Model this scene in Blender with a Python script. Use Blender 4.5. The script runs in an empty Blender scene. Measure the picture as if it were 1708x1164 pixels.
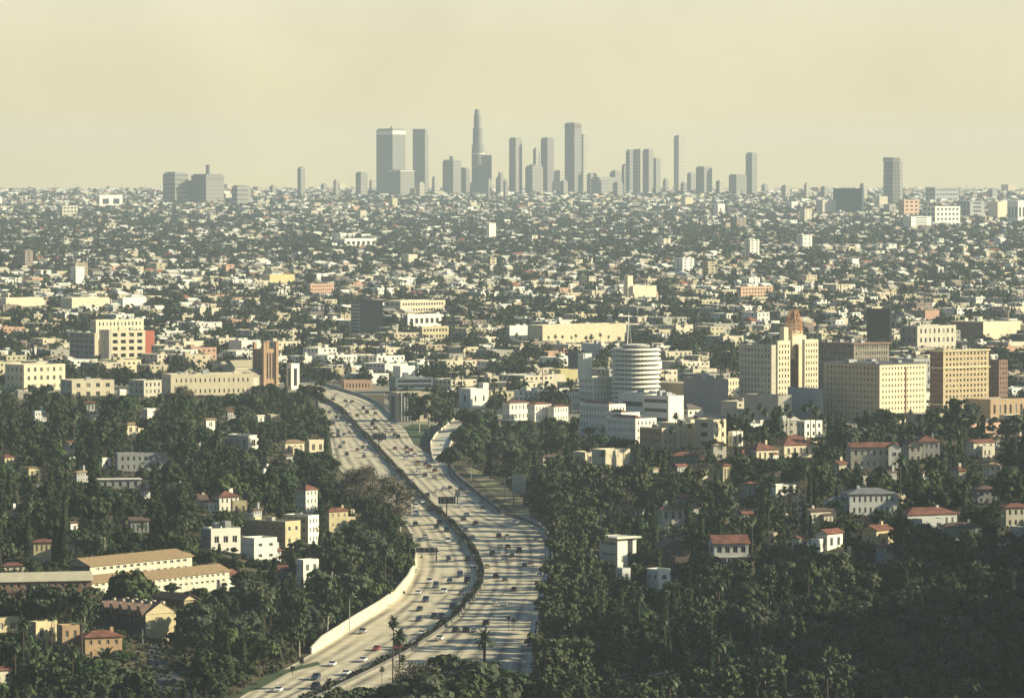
import bpy, math, random
import numpy as np
from mathutils import Vector, Matrix
R = math.radians
S = bpy.context.scene
C = bpy.context.collection

# ------------------------------------------------------------------ camera, sky, sun, exposure
F, W, H, CZ = 8050.0, 1708, 1164, 152.6         # focal length and frame in photo pixels, eye height
PITCH = math.atan((582 - 300) / F)
cd = bpy.data.cameras.new("camera"); cam = bpy.data.objects.new("camera", cd); C.objects.link(cam)
cam.location = (0, 0, CZ); cam.rotation_euler = (R(90) - PITCH, 0, 0)
cd.sensor_width = 36; cd.lens = 36 * F / W; cd.clip_start = 1; cd.clip_end = 90000
S.camera = cam
SUN_EL, SUN_AZ = 22.0, 93.0                      # degrees; azimuth clockwise from the view direction
wd = bpy.data.worlds.new("World"); S.world = wd; wd.use_nodes = True
nt = wd.node_tree; nt.nodes.clear()
def N(t, k, **kw):
    n = t.nodes.new(k)
    for a, b in kw.items(): setattr(n, a, b)
    return n
out = N(nt, 'ShaderNodeOutputWorld'); bg = N(nt, 'ShaderNodeBackground')
sky = N(nt, 'ShaderNodeTexSky', sky_type='NISHITA', sun_disc=False, sun_elevation=R(SUN_EL), sun_rotation=R(SUN_AZ), dust_density=4.0, air_density=1.4)
geo = N(nt, 'ShaderNodeTexCoord'); sep = N(nt, 'ShaderNodeSeparateXYZ')
ramp = N(nt, 'ShaderNodeValToRGB')
mx = N(nt, 'ShaderNodeMix', data_type='RGBA'); tint = N(nt, 'ShaderNodeMix', data_type='RGBA', blend_type='MULTIPLY')
L = nt.links.new
L(geo.outputs['Generated'], sep.inputs[0]); L(sep.outputs[2], ramp.inputs[0])
ce = ramp.color_ramp.elements                     # the smog layer low over the horizon, clear sky above
ce[0].position = 0.042; ce[0].color = (1, 1, 1, 1); ce[1].position = 0.085; ce[1].color = (0, 0, 0, 1)
hz = N(nt, 'ShaderNodeValToRGB'); L(sep.outputs[2], hz.inputs[0])
he = hz.color_ramp.elements
he[0].position = 0.0; he[0].color = (8.4, 6.5, 2.6, 1)
he[1].position = 0.040; he[1].color = (8.2, 7.5, 5.4, 1)
tint.inputs[0].default_value = 1.0
tint.inputs[7].default_value = (0.50, 0.74, 1.04, 1)
smog = N(nt, 'ShaderNodeTexNoise'); smog.inputs['Scale'].default_value = 26.0; smog.inputs['Detail'].default_value = 6.0   # uneven smog
smr = N(nt, 'ShaderNodeMapRange'); smr.inputs[1].default_value = .3; smr.inputs[2].default_value = .7; smr.inputs[3].default_value = .92; smr.inputs[4].default_value = 1.06
smm = N(nt, 'ShaderNodeMix', data_type='RGBA', blend_type='MULTIPLY'); smm.inputs[0].default_value = 1.0
L(geo.outputs['Generated'], smog.inputs['Vector']); L(smog.outputs['Fac'], smr.inputs[0]); L(hz.outputs[0], smm.inputs[6]); L(smr.outputs[0], smm.inputs[7])
L(sky.outputs[0], tint.inputs[6]); L(tint.outputs[2], mx.inputs[6]); L(smm.outputs[2], mx.inputs[7]); L(ramp.outputs[0], mx.inputs[0])
L(mx.outputs[2], bg.inputs[0]); bg.inputs[1].default_value = 0.05
L(bg.outputs[0], out.inputs[0])
sd = bpy.data.lights.new("sun", 'SUN'); sun = bpy.data.objects.new("sun", sd); C.objects.link(sun)
sd.energy = 4.2; sd.angle = R(0.5); sd.color = (1.0, 0.90, 0.64)
sv = Vector((math.sin(R(SUN_AZ)) * math.cos(R(SUN_EL)), math.cos(R(SUN_AZ)) * math.cos(R(SUN_EL)), math.sin(R(SUN_EL))))
sun.rotation_euler = (-sv).to_track_quat('-Z', 'Y').to_euler()
S.view_settings.view_transform = 'Standard'; S.view_settings.look = 'None'
S.view_settings.exposure = 1.08; S.view_settings.gamma = 1.0
S.cycles.use_denoising = True
S.cycles.max_bounces = 6; S.cycles.diffuse_bounces = 2; S.cycles.glossy_bounces = 2; S.cycles.volume_bounces = 1
S.cycles.transparent_max_bounces = 8

rnd = random.Random(7); rng = np.random.default_rng(11)

# ------------------------------------------------------------------ pixel <-> world
COSP, SINP = math.cos(PITCH), math.sin(PITCH)
SL, Y1 = 0.0102, 11500.0
def ray(px, py):
    u = (582 - py) / F
    return ((px - 854) / F, COSP + SINP * u, -SINP + COSP * u)
def base(y):
    return SL * y if y < Y1 else SL * Y1
def proj(x, y, z):
    z -= CZ
    f = y * COSP - z * SINP; u = y * SINP + z * COSP
    return 854 + F * x / f, 582 - F * u / f
def GP(px, py, dz=0.0):
    """point of the un-hilled plain under a pixel"""
    d = ray(px, py); t = (CZ - dz) / (SL * d[1] - d[2])
    if t * d[1] > Y1: t = (CZ - SL * Y1 - dz) / (-d[2])
    return t * d[0], t * d[1], base(t * d[1]) + dz
def interp(keys, y):
    if y <= keys[0][0]: a, b = keys[0], keys[1]
    elif y >= keys[-1][0]: a, b = keys[-2], keys[-1]
    else:
        for a, b in zip(keys, keys[1:]):
            if a[0] <= y <= b[0]: break
    return a[1] + (b[1] - a[1]) * (y - a[0]) / (b[0] - a[0])
# the motorway traced row by row: (pixel row, pixel column)
FL = [(636,496),(650,500),(658,508),(665,524),(682,536),(700,545),(740,552),(765,556),(780,564),(800,585),(830,628),(860,665),(880,680),(898,689),(930,694),(950,692),(975,681),(1000,660),(1020,632),(1045,590),(1070,552),(1088,522),(1115,476),(1150,420),(1200,340),(1260,240)]
FM = [(636,500),(650,506),(658,516),(662,524),(670,545),(678,562),(695,579),(718,600),(760,640),(805,681),(845,720),(865,743),(880,759),(905,780),(925,793),(950,802),(975,800),(990,791),(1010,772),(1030,757),(1060,716),(1090,669),(1116,619),(1160,528),(1200,446),(1260,330)]
FR = [(636,512),(641,535),(648,560),(655,583),(661,603),(668,621),(675,633),(683,641),(695,651),(706,664),(716,676),(741,690),(757,714),(766,728),(772,748),(790,757),(800,765),(820,790),(840,815),(858,838),(866,862),(872,885),(880,900),(890,913),(905,918),(960,914),(1000,905),(1040,896),(1080,891),(1164,885),(1260,877)]
def wline(keys):
    o = []
    for r in range(640, 1261, 4):
        x, y, z = GP(interp(keys, r), r); o.append((y, x))
    return np.array(o[::-1])
WL_, WR_ = wline(FL), wline(FR)
def fl(y): return np.interp(y, WL_[:, 0], WL_[:, 1])
def fr(y): return np.interp(y, WR_[:, 0], WR_[:, 1])
def ss(t):
    t = np.clip(t, 0, 1); return t * t * (3 - 2 * t)
def hills(x, y):
    a = 11 * ss((fl(y) - x - 14) / 70) * ss((y - 1280) / 120) * ss((2850 - y) / 450)
    b = 17 * ss((x - fr(y) - 16) / 90) * ss((y - 1380) / 250) * ss((2335 - y) / 240)
    # an unseen ridge added right of the frame to shade the lower right
    c = (82 + 22 * np.sin(y / 41 + 1) + 12 * np.sin(y / 17)) * ss((x - (0.109 * y + 22)) / 85) * ss((y - 1000) / 200) * ss((1680 - y) / 170)
    return a + b + c
_yt = np.arange(0, 3400, 2.0); FLT, FRT = fl(_yt).tolist(), fr(_yt).tolist()
def _s(t): return 0.0 if t <= 0 else (1.0 if t >= 1 else t * t * (3 - 2 * t))
def ground(x, y):
    if y > 2900 or y < 1000: return base(y)
    i = int(y / 2); l, r = FLT[i], FRT[i]; z = base(y)
    if x < l - 14: return z + 11 * _s((l - x - 14) / 70) * _s((y - 1280) / 120) * _s((2850 - y) / 450)
    if x > r + 16: z += 17 * _s((x - r - 16) / 90) * _s((y - 1380) / 250) * _s((2335 - y) / 240)
    if y < 1680: z += (82 + 22 * math.sin(y / 41 + 1) + 12 * math.sin(y / 17)) * _s((x - (0.109 * y + 22)) / 85) * _s((y - 1000) / 200) * _s((1680 - y) / 170)
    return z
def P(px, py):
    """where the ray through a pixel meets the ground"""
    d = ray(px, py); y = max(700.0, GP(px, py)[1] - 560); s = 8.0
    while y < 30000:
        t = y / d[1]
        if CZ + t * d[2] < ground(t * d[0], y): break
        y += s if y < 3500 else 40
    lo, hi = y - (s if y < 3500 else 40), y
    for _ in range(14):
        m = (lo + hi) / 2; t = m / d[1]
        if CZ + t * d[2] < ground(t * d[0], m): hi = m
        else: lo = m
    t = hi / d[1]
    return t * d[0], hi, ground(t * d[0], hi)

# ------------------------------------------------------------------ materials
MATS = {}
def mat(name, col, rough=0.9, var=0.12, scale=0.4, spec=0.25, metal=0.0, rand=0.0, col2=None, attr=False, stretch=None):
    if name in MATS: return MATS[name]
    m = bpy.data.materials.new(name); m.use_nodes = True; t = m.node_tree
    b = t.nodes['Principled BSDF']; b.inputs['Roughness'].default_value = rough
    b.inputs['Specular IOR Level'].default_value = spec; b.inputs['Metallic'].default_value = metal
    g = N(t, 'ShaderNodeNewGeometry'); no = N(t, 'ShaderNodeTexNoise'); no.inputs['Scale'].default_value = scale
    no.inputs['Detail'].default_value = 4
    if stretch:
        mp = N(t, 'ShaderNodeMapping'); mp.inputs['Scale'].default_value = stretch
        t.links.new(g.outputs['Position'], mp.inputs[0]); t.links.new(mp.outputs[0], no.inputs['Vector'])
    else: t.links.new(g.outputs['Position'], no.inputs['Vector'])
    cr = N(t, 'ShaderNodeMapRange'); cr.inputs[1].default_value = 0.3; cr.inputs[2].default_value = 0.7
    t.links.new(no.outputs['Fac'], cr.inputs[0])
    mixn = N(t, 'ShaderNodeMix', data_type='RGBA')
    c2 = col2 if col2 else tuple(c * (1 + var) for c in col)
    c1 = col if col2 else tuple(c * (1 - var) for c in col)
    mixn.inputs[6].default_value = (*c1, 1); mixn.inputs[7].default_value = (*[min(c, .95) for c in c2], 1)
    t.links.new(cr.outputs[0], mixn.inputs[0]); last = mixn.outputs[2]
    if attr:
        at = N(t, 'ShaderNodeAttribute', attribute_name='col'); mu = N(t, 'ShaderNodeMix', data_type='RGBA', blend_type='MULTIPLY')
        mu.inputs[0].default_value = 1.0; t.links.new(at.outputs['Color'], mu.inputs[6]); t.links.new(last, mu.inputs[7]); last = mu.outputs[2]
    if rand:
        oi = N(t, 'ShaderNodeObjectInfo'); hs = N(t, 'ShaderNodeHueSaturation'); ma = N(t, 'ShaderNodeMapRange')
        ma.inputs[3].default_value = 1 - rand; ma.inputs[4].default_value = 1 + rand
        t.links.new(oi.outputs['Random'], ma.inputs[0]); t.links.new(ma.outputs[0], hs.inputs['Value'])
        mh = N(t, 'ShaderNodeMath', operation='MULTIPLY_ADD'); mh.inputs[1].default_value = 0.06; mh.inputs[2].default_value = 0.47
        mw = N(t, 'ShaderNodeMath', operation='MULTIPLY'); mw.inputs[1].default_value = 7.31
        mf = N(t, 'ShaderNodeMath', operation='FRACT')
        t.links.new(oi.outputs['Random'], mw.inputs[0]); t.links.new(mw.outputs[0], mf.inputs[0]); t.links.new(mf.outputs[0], mh.inputs[0])
        t.links.new(mh.outputs[0], hs.inputs['Hue']); t.links.new(last, hs.inputs['Color']); last = hs.outputs[0]
    t.links.new(last, b.inputs['Base Color'])
    MATS[name] = m; return m
CREAM = mat('cream_stucco', (.60, .52, .36), var=.10, scale=.25)
WHITE = mat('white_stucco', (.74, .70, .58), var=.07, scale=.3)
PALE = mat('pale_stucco', (.48, .44, .34), var=.12, scale=.3)
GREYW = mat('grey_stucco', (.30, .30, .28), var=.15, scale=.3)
TAN = mat('tan_brick', (.36, .25, .15), var=.15, scale=.6)
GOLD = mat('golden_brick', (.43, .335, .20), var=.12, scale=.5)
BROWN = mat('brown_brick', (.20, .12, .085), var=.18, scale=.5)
REDB = mat('red_brick', (.42, .12, .07), var=.15, scale=.5)
PINK = mat('pink_stucco', (.52, .33, .22), var=.1, scale=.4)
YELL = mat('yellow_paint', (.50, .43, .21), var=.08, scale=.4)
YELS = mat('yellow_stucco', (.46, .39, .23), var=.14, scale=.4)
TILE = mat('terracotta_tile', (.17, .070, .048), var=.4, scale=.35)
TILE2 = mat('tan_roof_tile', (.25, .175, .095), var=.25, scale=1.0)
TILE3 = mat('brown_shingle', (.115, .075, .06), var=.3, scale=1.2)
GRAVEL = mat('gravel_roof', (.46, .42, .32), var=.15, scale=.25)
ROOFW = mat('white_roof', (.66, .62, .50), var=.1, scale=.2)
ROOFD = mat('dark_roof', (.10, .10, .10), var=.2, scale=.4)
GLASS = mat('window_glass', (.018, .022, .030), rough=.3, var=.2, spec=.3)
GLASSB = mat('blue_glass', (.025, .035, .05), rough=.25, var=.2, spec=.35)
DARK = mat('dark_metal', (.03, .035, .045), rough=.5, var=.1)
BLACKC = mat('black_cladding', (.012, .014, .02), rough=.6, var=.1)
STEEL = mat('galvanised_steel', (.32, .33, .32), rough=.6, var=.1)
CONC = mat('weathered_concrete', (.46, .41, .30), var=.15, scale=.15)
CONCD = mat('dark_concrete', (.12, .115, .10), var=.25, scale=.4)
WALLC = mat('pale_retaining_wall', (.50, .45, .34), var=.18, scale=.3)
ORNG = mat('rusty_orange_steel', (.52, .24, .09), rough=.7, var=.2, scale=.8)
GREYP = mat('grey_painted_wall', (.26, .29, .30), var=.2, scale=.12)
BARK = mat('bark', (.09, .07, .05), var=.3, scale=2)
BARKW = mat('pale_bark', (.44, .39, .30), var=.3, scale=1.2)
LEAFA = mat('broad_leaf', (.011, .026, .010), var=0, scale=.25, rand=.4, col2=(.058, .080, .024), rough=.75, spec=.2)  # mottled leaf tone: pale end raised for sunlit tips, dark end for shade
LEAFG = mat('grey_green_leaf', (.030, .044, .026), var=0, scale=.4, rand=.3, col2=(.085, .098, .052), rough=.75, spec=.2)
LEAFE = mat('eucalyptus_leaf', (.040, .058, .026), var=0, scale=.4, rand=.25, col2=(.075, .092, .036), rough=.7, spec=.2)
LEAFC = mat('cypress_leaf', (.012, .024, .012), var=0, scale=.6, rand=.2, col2=(.022, .036, .014), rough=.8, spec=.15)
LEAFP = mat('palm_leaf', (.026, .042, .018), var=0, scale=.8, rand=.25, col2=(.060, .075, .030), rough=.6, spec=.3)
LEAFD = mat('dry_palm_skirt', (.13, .10, .05), var=.3, scale=1)
TWIG = mat('bare_twig', (.115, .100, .070), var=.3, scale=.6, rand=.2)
FLEAF = mat('distant_leaf', (.75, .75, .75), var=.3, scale=.06, attr=True, rough=.85, spec=.1)
FWALL = mat('distant_wall', (.9, .9, .9), var=.10, scale=.1, attr=True)
GRASS = mat('dry_scrub', (.05, .055, .022), var=0, scale=.12, col2=(.12, .10, .05))
GREENG = mat('mown_grass', (.058, .085, .034), var=.3, scale=.3)

# ------------------------------------------------------------------ mesh helpers
class MB:
    def __init__(s): s.v = []; s.f = []; s.m = []; s.mats = []
    def mi(s, m):
        if m not in s.mats: s.mats.append(m)
        return s.mats.index(m)
    def quad(s, a, b, c, d, m):
        n = len(s.v); s.v += [a, b, c, d]; s.f.append((n, n+1, n+2, n+3)); s.m.append(s.mi(m))
    def tri(s, a, b, c, m):
        n = len(s.v); s.v += [a, b, c]; s.f.append((n, n+1, n+2)); s.m.append(s.mi(m))
    def poly(s, pts, m):
        n = len(s.v); s.v += pts; s.f.append(tuple(range(n, n+len(pts)))); s.m.append(s.mi(m))
    def box(s, x0, x1, y0, y1, z0, z1, m, top=None):
        p = [(x0,y0,z0),(x1,y0,z0),(x1,y1,z0),(x0,y1,z0),(x0,y0,z1),(x1,y0,z1),(x1,y1,z1),(x0,y1,z1)]
        n = len(s.v); s.v += p; k = s.mi(m); kt = s.mi(top or m)
        for f, q in (((0,3,2,1),k),((4,5,6,7),kt),((0,1,5,4),k),((1,2,6,5),k),((2,3,7,6),k),((3,0,4,7),k)):
            s.f.append(tuple(n+i for i in f)); s.m.append(q)
    def cyl(s, x, y, z0, z1, r0, r1, n, m, cap=True, x1=None, y1=None):
        x1 = x if x1 is None else x1; y1 = y if y1 is None else y1
        b = len(s.v); k = s.mi(m)
        for i in range(n):
            a = 2*math.pi*i/n; s.v.append((x+r0*math.cos(a), y+r0*math.sin(a), z0))
        for i in range(n):
            a = 2*math.pi*i/n; s.v.append((x1+r1*math.cos(a), y1+r1*math.sin(a), z1))
        for i in range(n):
            j = (i+1) % n; s.f.append((b+i, b+j, b+n+j, b+n+i)); s.m.append(k)
        if cap: s.f.append(tuple(b+n+i for i in range(n))); s.m.append(k)
    def bar(s, a, b, r, m, n=4):
        a, b = Vector(a), Vector(b); d = (b-a)
        q = d.to_track_quat('Z', 'Y'); l = d.length; o = len(s.v); k = s.mi(m)
        for z in (0, l):
            for i in range(n):
                t = 2*math.pi*(i+.5)/n; s.v.append(tuple(a + q @ Vector((r*math.cos(t), r*math.sin(t), z))))
        for i in range(n):
            j = (i+1) % n; s.f.append((o+i, o+j, o+n+j, o+n+i)); s.m.append(k)
        s.f.append(tuple(o+i for i in range(n))[::-1]); s.m.append(k)
        s.f.append(tuple(o+n+i for i in range(n))); s.m.append(k)
    def mesh(s, name):
        me = bpy.data.meshes.new(name); me.from_pydata(s.v, [], s.f)
        for m in s.mats: me.materials.append(m)
        me.polygons.foreach_set('material_index', s.m); me.update(); return me
    def build(s, name, parent=None, loc=(0,0,0), rz=0):
        if not s.f: return None
        o = bpy.data.objects.new(name, s.mesh(name)); C.objects.link(o); o.parent = parent
        o.location = loc; o.rotation_euler = (0,0,rz); return o
def np_mesh(name, V, Q, mats, mi=None, col=None):
    """numpy mesh of quads Q (n,4)"""
    me = bpy.data.meshes.new(name); nf = len(Q)
    me.vertices.add(len(V)); me.vertices.foreach_set('co', np.ascontiguousarray(V, dtype=np.float32).ravel())
    me.loops.add(nf*4); me.loops.foreach_set('vertex_index', np.ascontiguousarray(Q, dtype=np.int32).ravel())
    me.polygons.add(nf); me.polygons.foreach_set('loop_start', np.arange(0, nf*4, 4, dtype=np.int32))
    for m in mats: me.materials.append(m)
    if mi is not None: me.polygons.foreach_set('material_index', np.asarray(mi, dtype=np.int32))
    if col is not None:
        a = me.color_attributes.new('col', 'FLOAT_COLOR', 'POINT')
        c4 = np.ones((len(V), 4), dtype=np.float32); c4[:, :3] = col; a.data.foreach_set('color', c4.ravel())
    me.update(calc_edges=True); me.validate(); return me
def tag(o, label=None, cat=None, group=None, kind=None):
    if label: o['label'] = label
    if cat: o['category'] = cat
    if group: o['group'] = group
    if kind: o['kind'] = kind
    return o
def empty(name, loc, rz=0):
    o = bpy.data.objects.new(name, None); C.objects.link(o); o.location = loc; o.rotation_euler = (0,0,rz)
    o.empty_display_size = 1; return o
def link(name, me, parent=None, loc=(0,0,0), rz=0, sc=None):
    o = bpy.data.objects.new(name, me); C.objects.link(o); o.parent = parent; o.location = loc; o.rotation_euler = (0,0,rz)
    if sc: o.scale = sc
    return o
def copy_tree(o, parent=None, kids=None):
    c = o.copy(); C.objects.link(c); c.parent = parent
    for ch in (kids[o.name] if kids and o.name in kids else ()): copy_tree(ch, c, kids)
    return c

PROT = []      # (x0, y0, x1, y1, distance): what trees in front must leave in view
FOOT = []      # (x, y, radius): footprints nothing may grow in
ANCH = []      # (px, py, phrase): things the labels refer to
GEN = []       # (object, noun, description, px, py): labels written at the end

# ------------------------------------------------------------------ setting: ground, motorway, roads
def smoothcol(lo, hi, n): return np.linspace(lo, hi, n)
cols = np.unique(np.concatenate([np.linspace(-3200, -700, 14), np.linspace(-700, 2400, 260), np.linspace(2400, 4600, 14)]))
rows = np.concatenate([np.linspace(-150, 1000, 16), np.arange(1012, 3000, 12.0), np.geomspace(3000, 19500, 64)])
gx = (cols[None, :] - 854) / F * np.maximum(rows[:, None], 700); gy = np.repeat(rows[:, None], len(cols), 1)
gz = np.where(gy < Y1, SL * gy, SL * Y1) + hills(gx, gy)
V = np.stack([gx, gy, gz], -1).reshape(-1, 3)
nr, nc = gx.shape; I = np.arange(nr*nc).reshape(nr, nc)
Q = np.stack([I[:-1, :-1], I[:-1, 1:], I[1:, 1:], I[1:, :-1]], -1).reshape(-1, 4)
GM = mat('ground_soil', (.060, .052, .030), var=0, scale=.02, col2=(.13, .105, .062), rough=.95, spec=.1)
GC = mat('city_ground', (.15, .14, .11), var=0, scale=.015, col2=(.32, .29, .21), rough=.95, spec=.1)
fy = (gy[:-1, :-1] + 0).reshape(-1)
fpx = np.repeat(cols[None, :-1], nr-1, 0).reshape(-1)
far = ((fy > 2780) | ((fpx > 640) & (fy > 2480) & (fpx < 1000))| ((fpx > 1000) & (fy > 2380))).astype(int)
go = link('ground', np_mesh('ground', V, Q, [GM, GC], far)); go['kind'] = 'structure'

# motorway sheet
def fw_mat():
    m = bpy.data.materials.new('motorway_concrete'); m.use_nodes = True; t = m.node_tree; b = t.nodes['Principled BSDF']
    b.inputs['Roughness'].default_value = .85; b.inputs['Specular IOR Level'].default_value = .2
    at = N(t, 'ShaderNodeAttribute', attribute_name='lane'); sx = N(t, 'ShaderNodeSeparateXYZ'); t.links.new(at.outputs['Vector'], sx.inputs[0])
    # oil-darkened wheel lanes: a worn strip down each lane, broken up along its length
    fr_ = N(t, 'ShaderNodeMath', operation='FRACT'); t.links.new(sx.outputs[0], fr_.inputs[0])
    sb = N(t, 'ShaderNodeMath', operation='SUBTRACT'); sb.inputs[1].default_value = .5; t.links.new(fr_.outputs[0], sb.inputs[0])
    ab = N(t, 'ShaderNodeMath', operation='ABSOLUTE'); t.links.new(sb.outputs[0], ab.inputs[0])
    mr = N(t, 'ShaderNodeMapRange'); mr.inputs[1].default_value = .38; mr.inputs[2].default_value = .02; t.links.new(ab.outputs[0], mr.inputs[0])
    no = N(t, 'ShaderNodeTexNoise'); no.inputs['Scale'].default_value = 1.0; no.inputs['Detail'].default_value = 3
    mp = N(t, 'ShaderNodeMapping'); mp.inputs['Scale'].default_value = (.55, .012, 1); t.links.new(at.outputs['Vector'], mp.inputs[0]); t.links.new(mp.outputs[0], no.inputs['Vector'])
    nr_ = N(t, 'ShaderNodeMapRange'); nr_.inputs[1].default_value = .35; nr_.inputs[2].default_value = .6; t.links.new(no.outputs['Fac'], nr_.inputs[0])
    mu = N(t, 'ShaderNodeMath', operation='MULTIPLY'); t.links.new(mr.outputs[0], mu.inputs[0]); t.links.new(nr_.outputs[0], mu.inputs[1])
    mi = N(t, 'ShaderNodeMix', data_type='RGBA'); mi.inputs[6].default_value = (.58, .50, .335, 1); mi.inputs[7].default_value = (.17, .15, .115, 1)
    t.links.new(mu.outputs[0], mi.inputs[0])
    n2 = N(t, 'ShaderNodeTexNoise'); n2.inputs['Scale'].default_value = .12; n2.inputs['Detail'].default_value = 5
    g = N(t, 'ShaderNodeNewGeometry'); t.links.new(g.outputs['Position'], n2.inputs['Vector'])
    m2 = N(t, 'ShaderNodeMapRange'); m2.inputs[3].default_value = .78; m2.inputs[4].default_value = 1.12; m2.inputs[1].default_value = .3; m2.inputs[2].default_value = .7
    t.links.new(n2.outputs['Fac'], m2.inputs[0])
    mm = N(t, 'ShaderNodeMix', data_type='RGBA', blend_type='MULTIPLY'); mm.inputs[0].default_value = 1
    t.links.new(mi.outputs[2], mm.inputs[6]); t.links.new(m2.outputs[0], mm.inputs[7])
    t.links.new(mm.outputs[2], b.inputs['Base Color']); return m
def row_pts(r):
    a, b, c = interp(FL, r), interp(FM, r), interp(FR, r)
    return a, b, c
rr = list(range(638, 700, 2)) + list(range(700, 1262, 3))
V = []; A = []; nL, nR = 10, 12; vdist = 0
pv = None
for r in rr:
    a, b, c = row_pts(r)
    x, y, z = GP(b, r)
    if pv: vdist += math.hypot(x-pv[0], y-pv[1])
    pv = (x, y)
    for k in range(nL + nR + 1):
        px = a + (b-a)*k/nL if k <= nL else b + (c-b)*(k-nL)/nR
        x, y, z = GP(px, r, .06); V.append((x, y, z))
        A.append((k/nL*5.5 if k <= nL else 5.5 + .5 + (k-nL)/nR*6, vdist, 0))
n1 = nL+nR+1; I = np.arange(len(V)).reshape(-1, n1)
Q = np.stack([I[:-1, :-1], I[1:, :-1], I[1:, 1:], I[:-1, 1:]], -1).reshape(-1, 4)
me = np_mesh('freeway', np.array(V), Q, [fw_mat()])
la = me.attributes.new('lane', 'FLOAT_VECTOR', 'POINT'); la.data.foreach_set('vector', np.array(A, dtype=np.float32).ravel())
tag(link('freeway', me), kind='structure')
# painted lane lines
mk = MB(); PAINT = mat('road_paint', (.78, .75, .62), var=.1)
def strip(pts, w, m, mb=mk):
    for p, q in zip(pts, pts[1:]):
        d = Vector((q[0]-p[0], q[1]-p[1], 0)); 
        if d.length < .01: continue
        n = Vector((-d.y, d.x, 0)).normalized()*w/2
        mb.quad((p[0]-n.x, p[1]-n.y, p[2]), (p[0]+n.x, p[1]+n.y, p[2]), (q[0]+n.x, q[1]+n.y, q[2]), (q[0]-n.x, q[1]-n.y, q[2]), m)
fr_rows = np.arange(664, 1255, 1.0)
for side, fs in (('l', [.02, .2, .36, .52, .68, .84, .965]), ('r', [.03, .16, .30, .44, .58, .72, .97])):
    for f in fs:
        pts = []
        for r in fr_rows:
            a, b, c = row_pts(r)
            pts.append(GP(a+(b-a)*f if side == 'l' else b+(c-b)*f, r, .10))
        if f in (.02, .965, .03, .97): strip(pts, .22, PAINT)
        else:
            acc = 0; seg = []
            for p, q in zip(pts, pts[1:]):
                acc += math.hypot(q[0]-p[0], q[1]-p[1]); ph = acc % 15
                if ph < 5.5: seg.append((p, q))
            for p, q in seg: strip([p, q], .16, PAINT)
tag(mk.build('road_markings'), kind='structure')

def px_line(pts, n=8, dz=0.0):
    o = []
    for (x0, y0), (x1, y1) in zip(pts, pts[1:]):
        for i in range(n): o.append(GP(x0+(x1-x0)*i/n, y0+(y1-y0)*i/n, dz))
    o.append(GP(*pts[-1], dz)); return o
def wall_along(pts, h, w, m, mb, z0=-.5, cap=None):
    hs = h if callable(h) else (lambda i: h)
    L_ = len(pts)
    ns = []
    for i in range(L_):
        a, b = pts[max(i-1, 0)], pts[min(i+1, L_-1)]
        d = Vector((b[0]-a[0], b[1]-a[1], 0)).normalized(); ns.append(Vector((-d.y, d.x, 0))*w/2)
    for i in range(L_-1):
        p, q, n, k = pts[i], pts[i+1], ns[i], ns[i+1]; hp, hq = hs(i/(L_-1)), hs((i+1)/(L_-1))
        A_ = (p[0]-n.x, p[1]-n.y, p[2]+z0); B_ = (p[0]+n.x, p[1]+n.y, p[2]+z0); C_ = (q[0]+k.x, q[1]+k.y, q[2]+z0); D_ = (q[0]-k.x, q[1]-k.y, q[2]+z0)
        A2, B2, C2, D2 = [(v[0], v[1], v[2]-z0+e) for v, e in ((A_, hp), (B_, hp), (C_, hq), (D_, hq))]
        mb.quad(A_, D_, D2, A2, m); mb.quad(B_, B2, C2, C_, m); mb.quad(A2, D2, C2, B2, cap or m)
        if i == 0: mb.quad(A_, A2, B2, B_, m)
        if i == L_-2: mb.quad(D_, C_, C2, D2, m)

# median: double concrete wall with a planted strip of oleander between
mb = MB(); HEDG = mat('hedge_leaf', (.020, .024, .016), var=0, scale=.5, col2=(.045, .045, .028))
mpts = [GP(interp(FM, r), r, .05) for r in range(660, 1262, 3)]
root = empty('median_barrier', mpts[60]); tag(root, 'long dark planted median barrier curving between the two freeway carriageways', 'barrier')
off = mpts[60]
loc = [(p[0]-off[0], p[1]-off[1], p[2]-off[2]) for p in mpts]
def shift(pts, d):
    o = []
    for i, p in enumerate(pts):
        a, b = pts[max(i-1, 0)], pts[min(i+1, len(pts)-1)]
        t = Vector((b[0]-a[0], b[1]-a[1], 0)).normalized(); o.append((p[0]-t.y*d, p[1]+t.x*d, p[2]))
    return o
HW = 1.15
for s_ in (-1, 1):
    b_ = MB(); wall_along(shift(loc, s_*HW), .95, .35, CONCD, b_, z0=-.2); b_.build('barrier_wall', root)
# planting: many small leaf faces along the strip
cs = []; 
for i in range(len(loc)-1):
    p, q = loc[i], loc[i+1]; d = math.dist(p, q); n = int(d*26)
    if n < 1: continue
    t = rng.random(n)[:, None]; c = np.array(p)[None]*(1-t)+np.array(q)[None]*t
    dx, dy = (q[0]-p[0])/d, (q[1]-p[1])/d; lat = rng.uniform(-.8, .8, n)
    c[:, 0] += -dy*lat; c[:, 1] += dx*lat
    wob = 1.3+.5*math.sin(i*.9)+.3*math.sin(i*.31)
    c[:, 2] += rng.uniform(0.1, 1, n)*np.maximum(.4, wob); cs.append(c)
cs = np.concatenate(cs)
def leaf_quads(c, nrm, size, asp=1.0):
    n = len(c); nrm = nrm/np.maximum(np.linalg.norm(nrm, axis=1, keepdims=True), 1e-6)
    r = rng.normal(size=(n, 3)); u = np.cross(nrm, r); u /= np.maximum(np.linalg.norm(u, axis=1, keepdims=True), 1e-6); w = np.cross(nrm, u)
    s_ = (size*.5)[:, None]; u = u*s_; w = w*s_*asp
    V = np.stack([c-u-w, c+u-w, c+u+w, c-u+w], 1).reshape(-1, 3)
    return V, np.arange(n*4).reshape(-1, 4)
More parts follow.
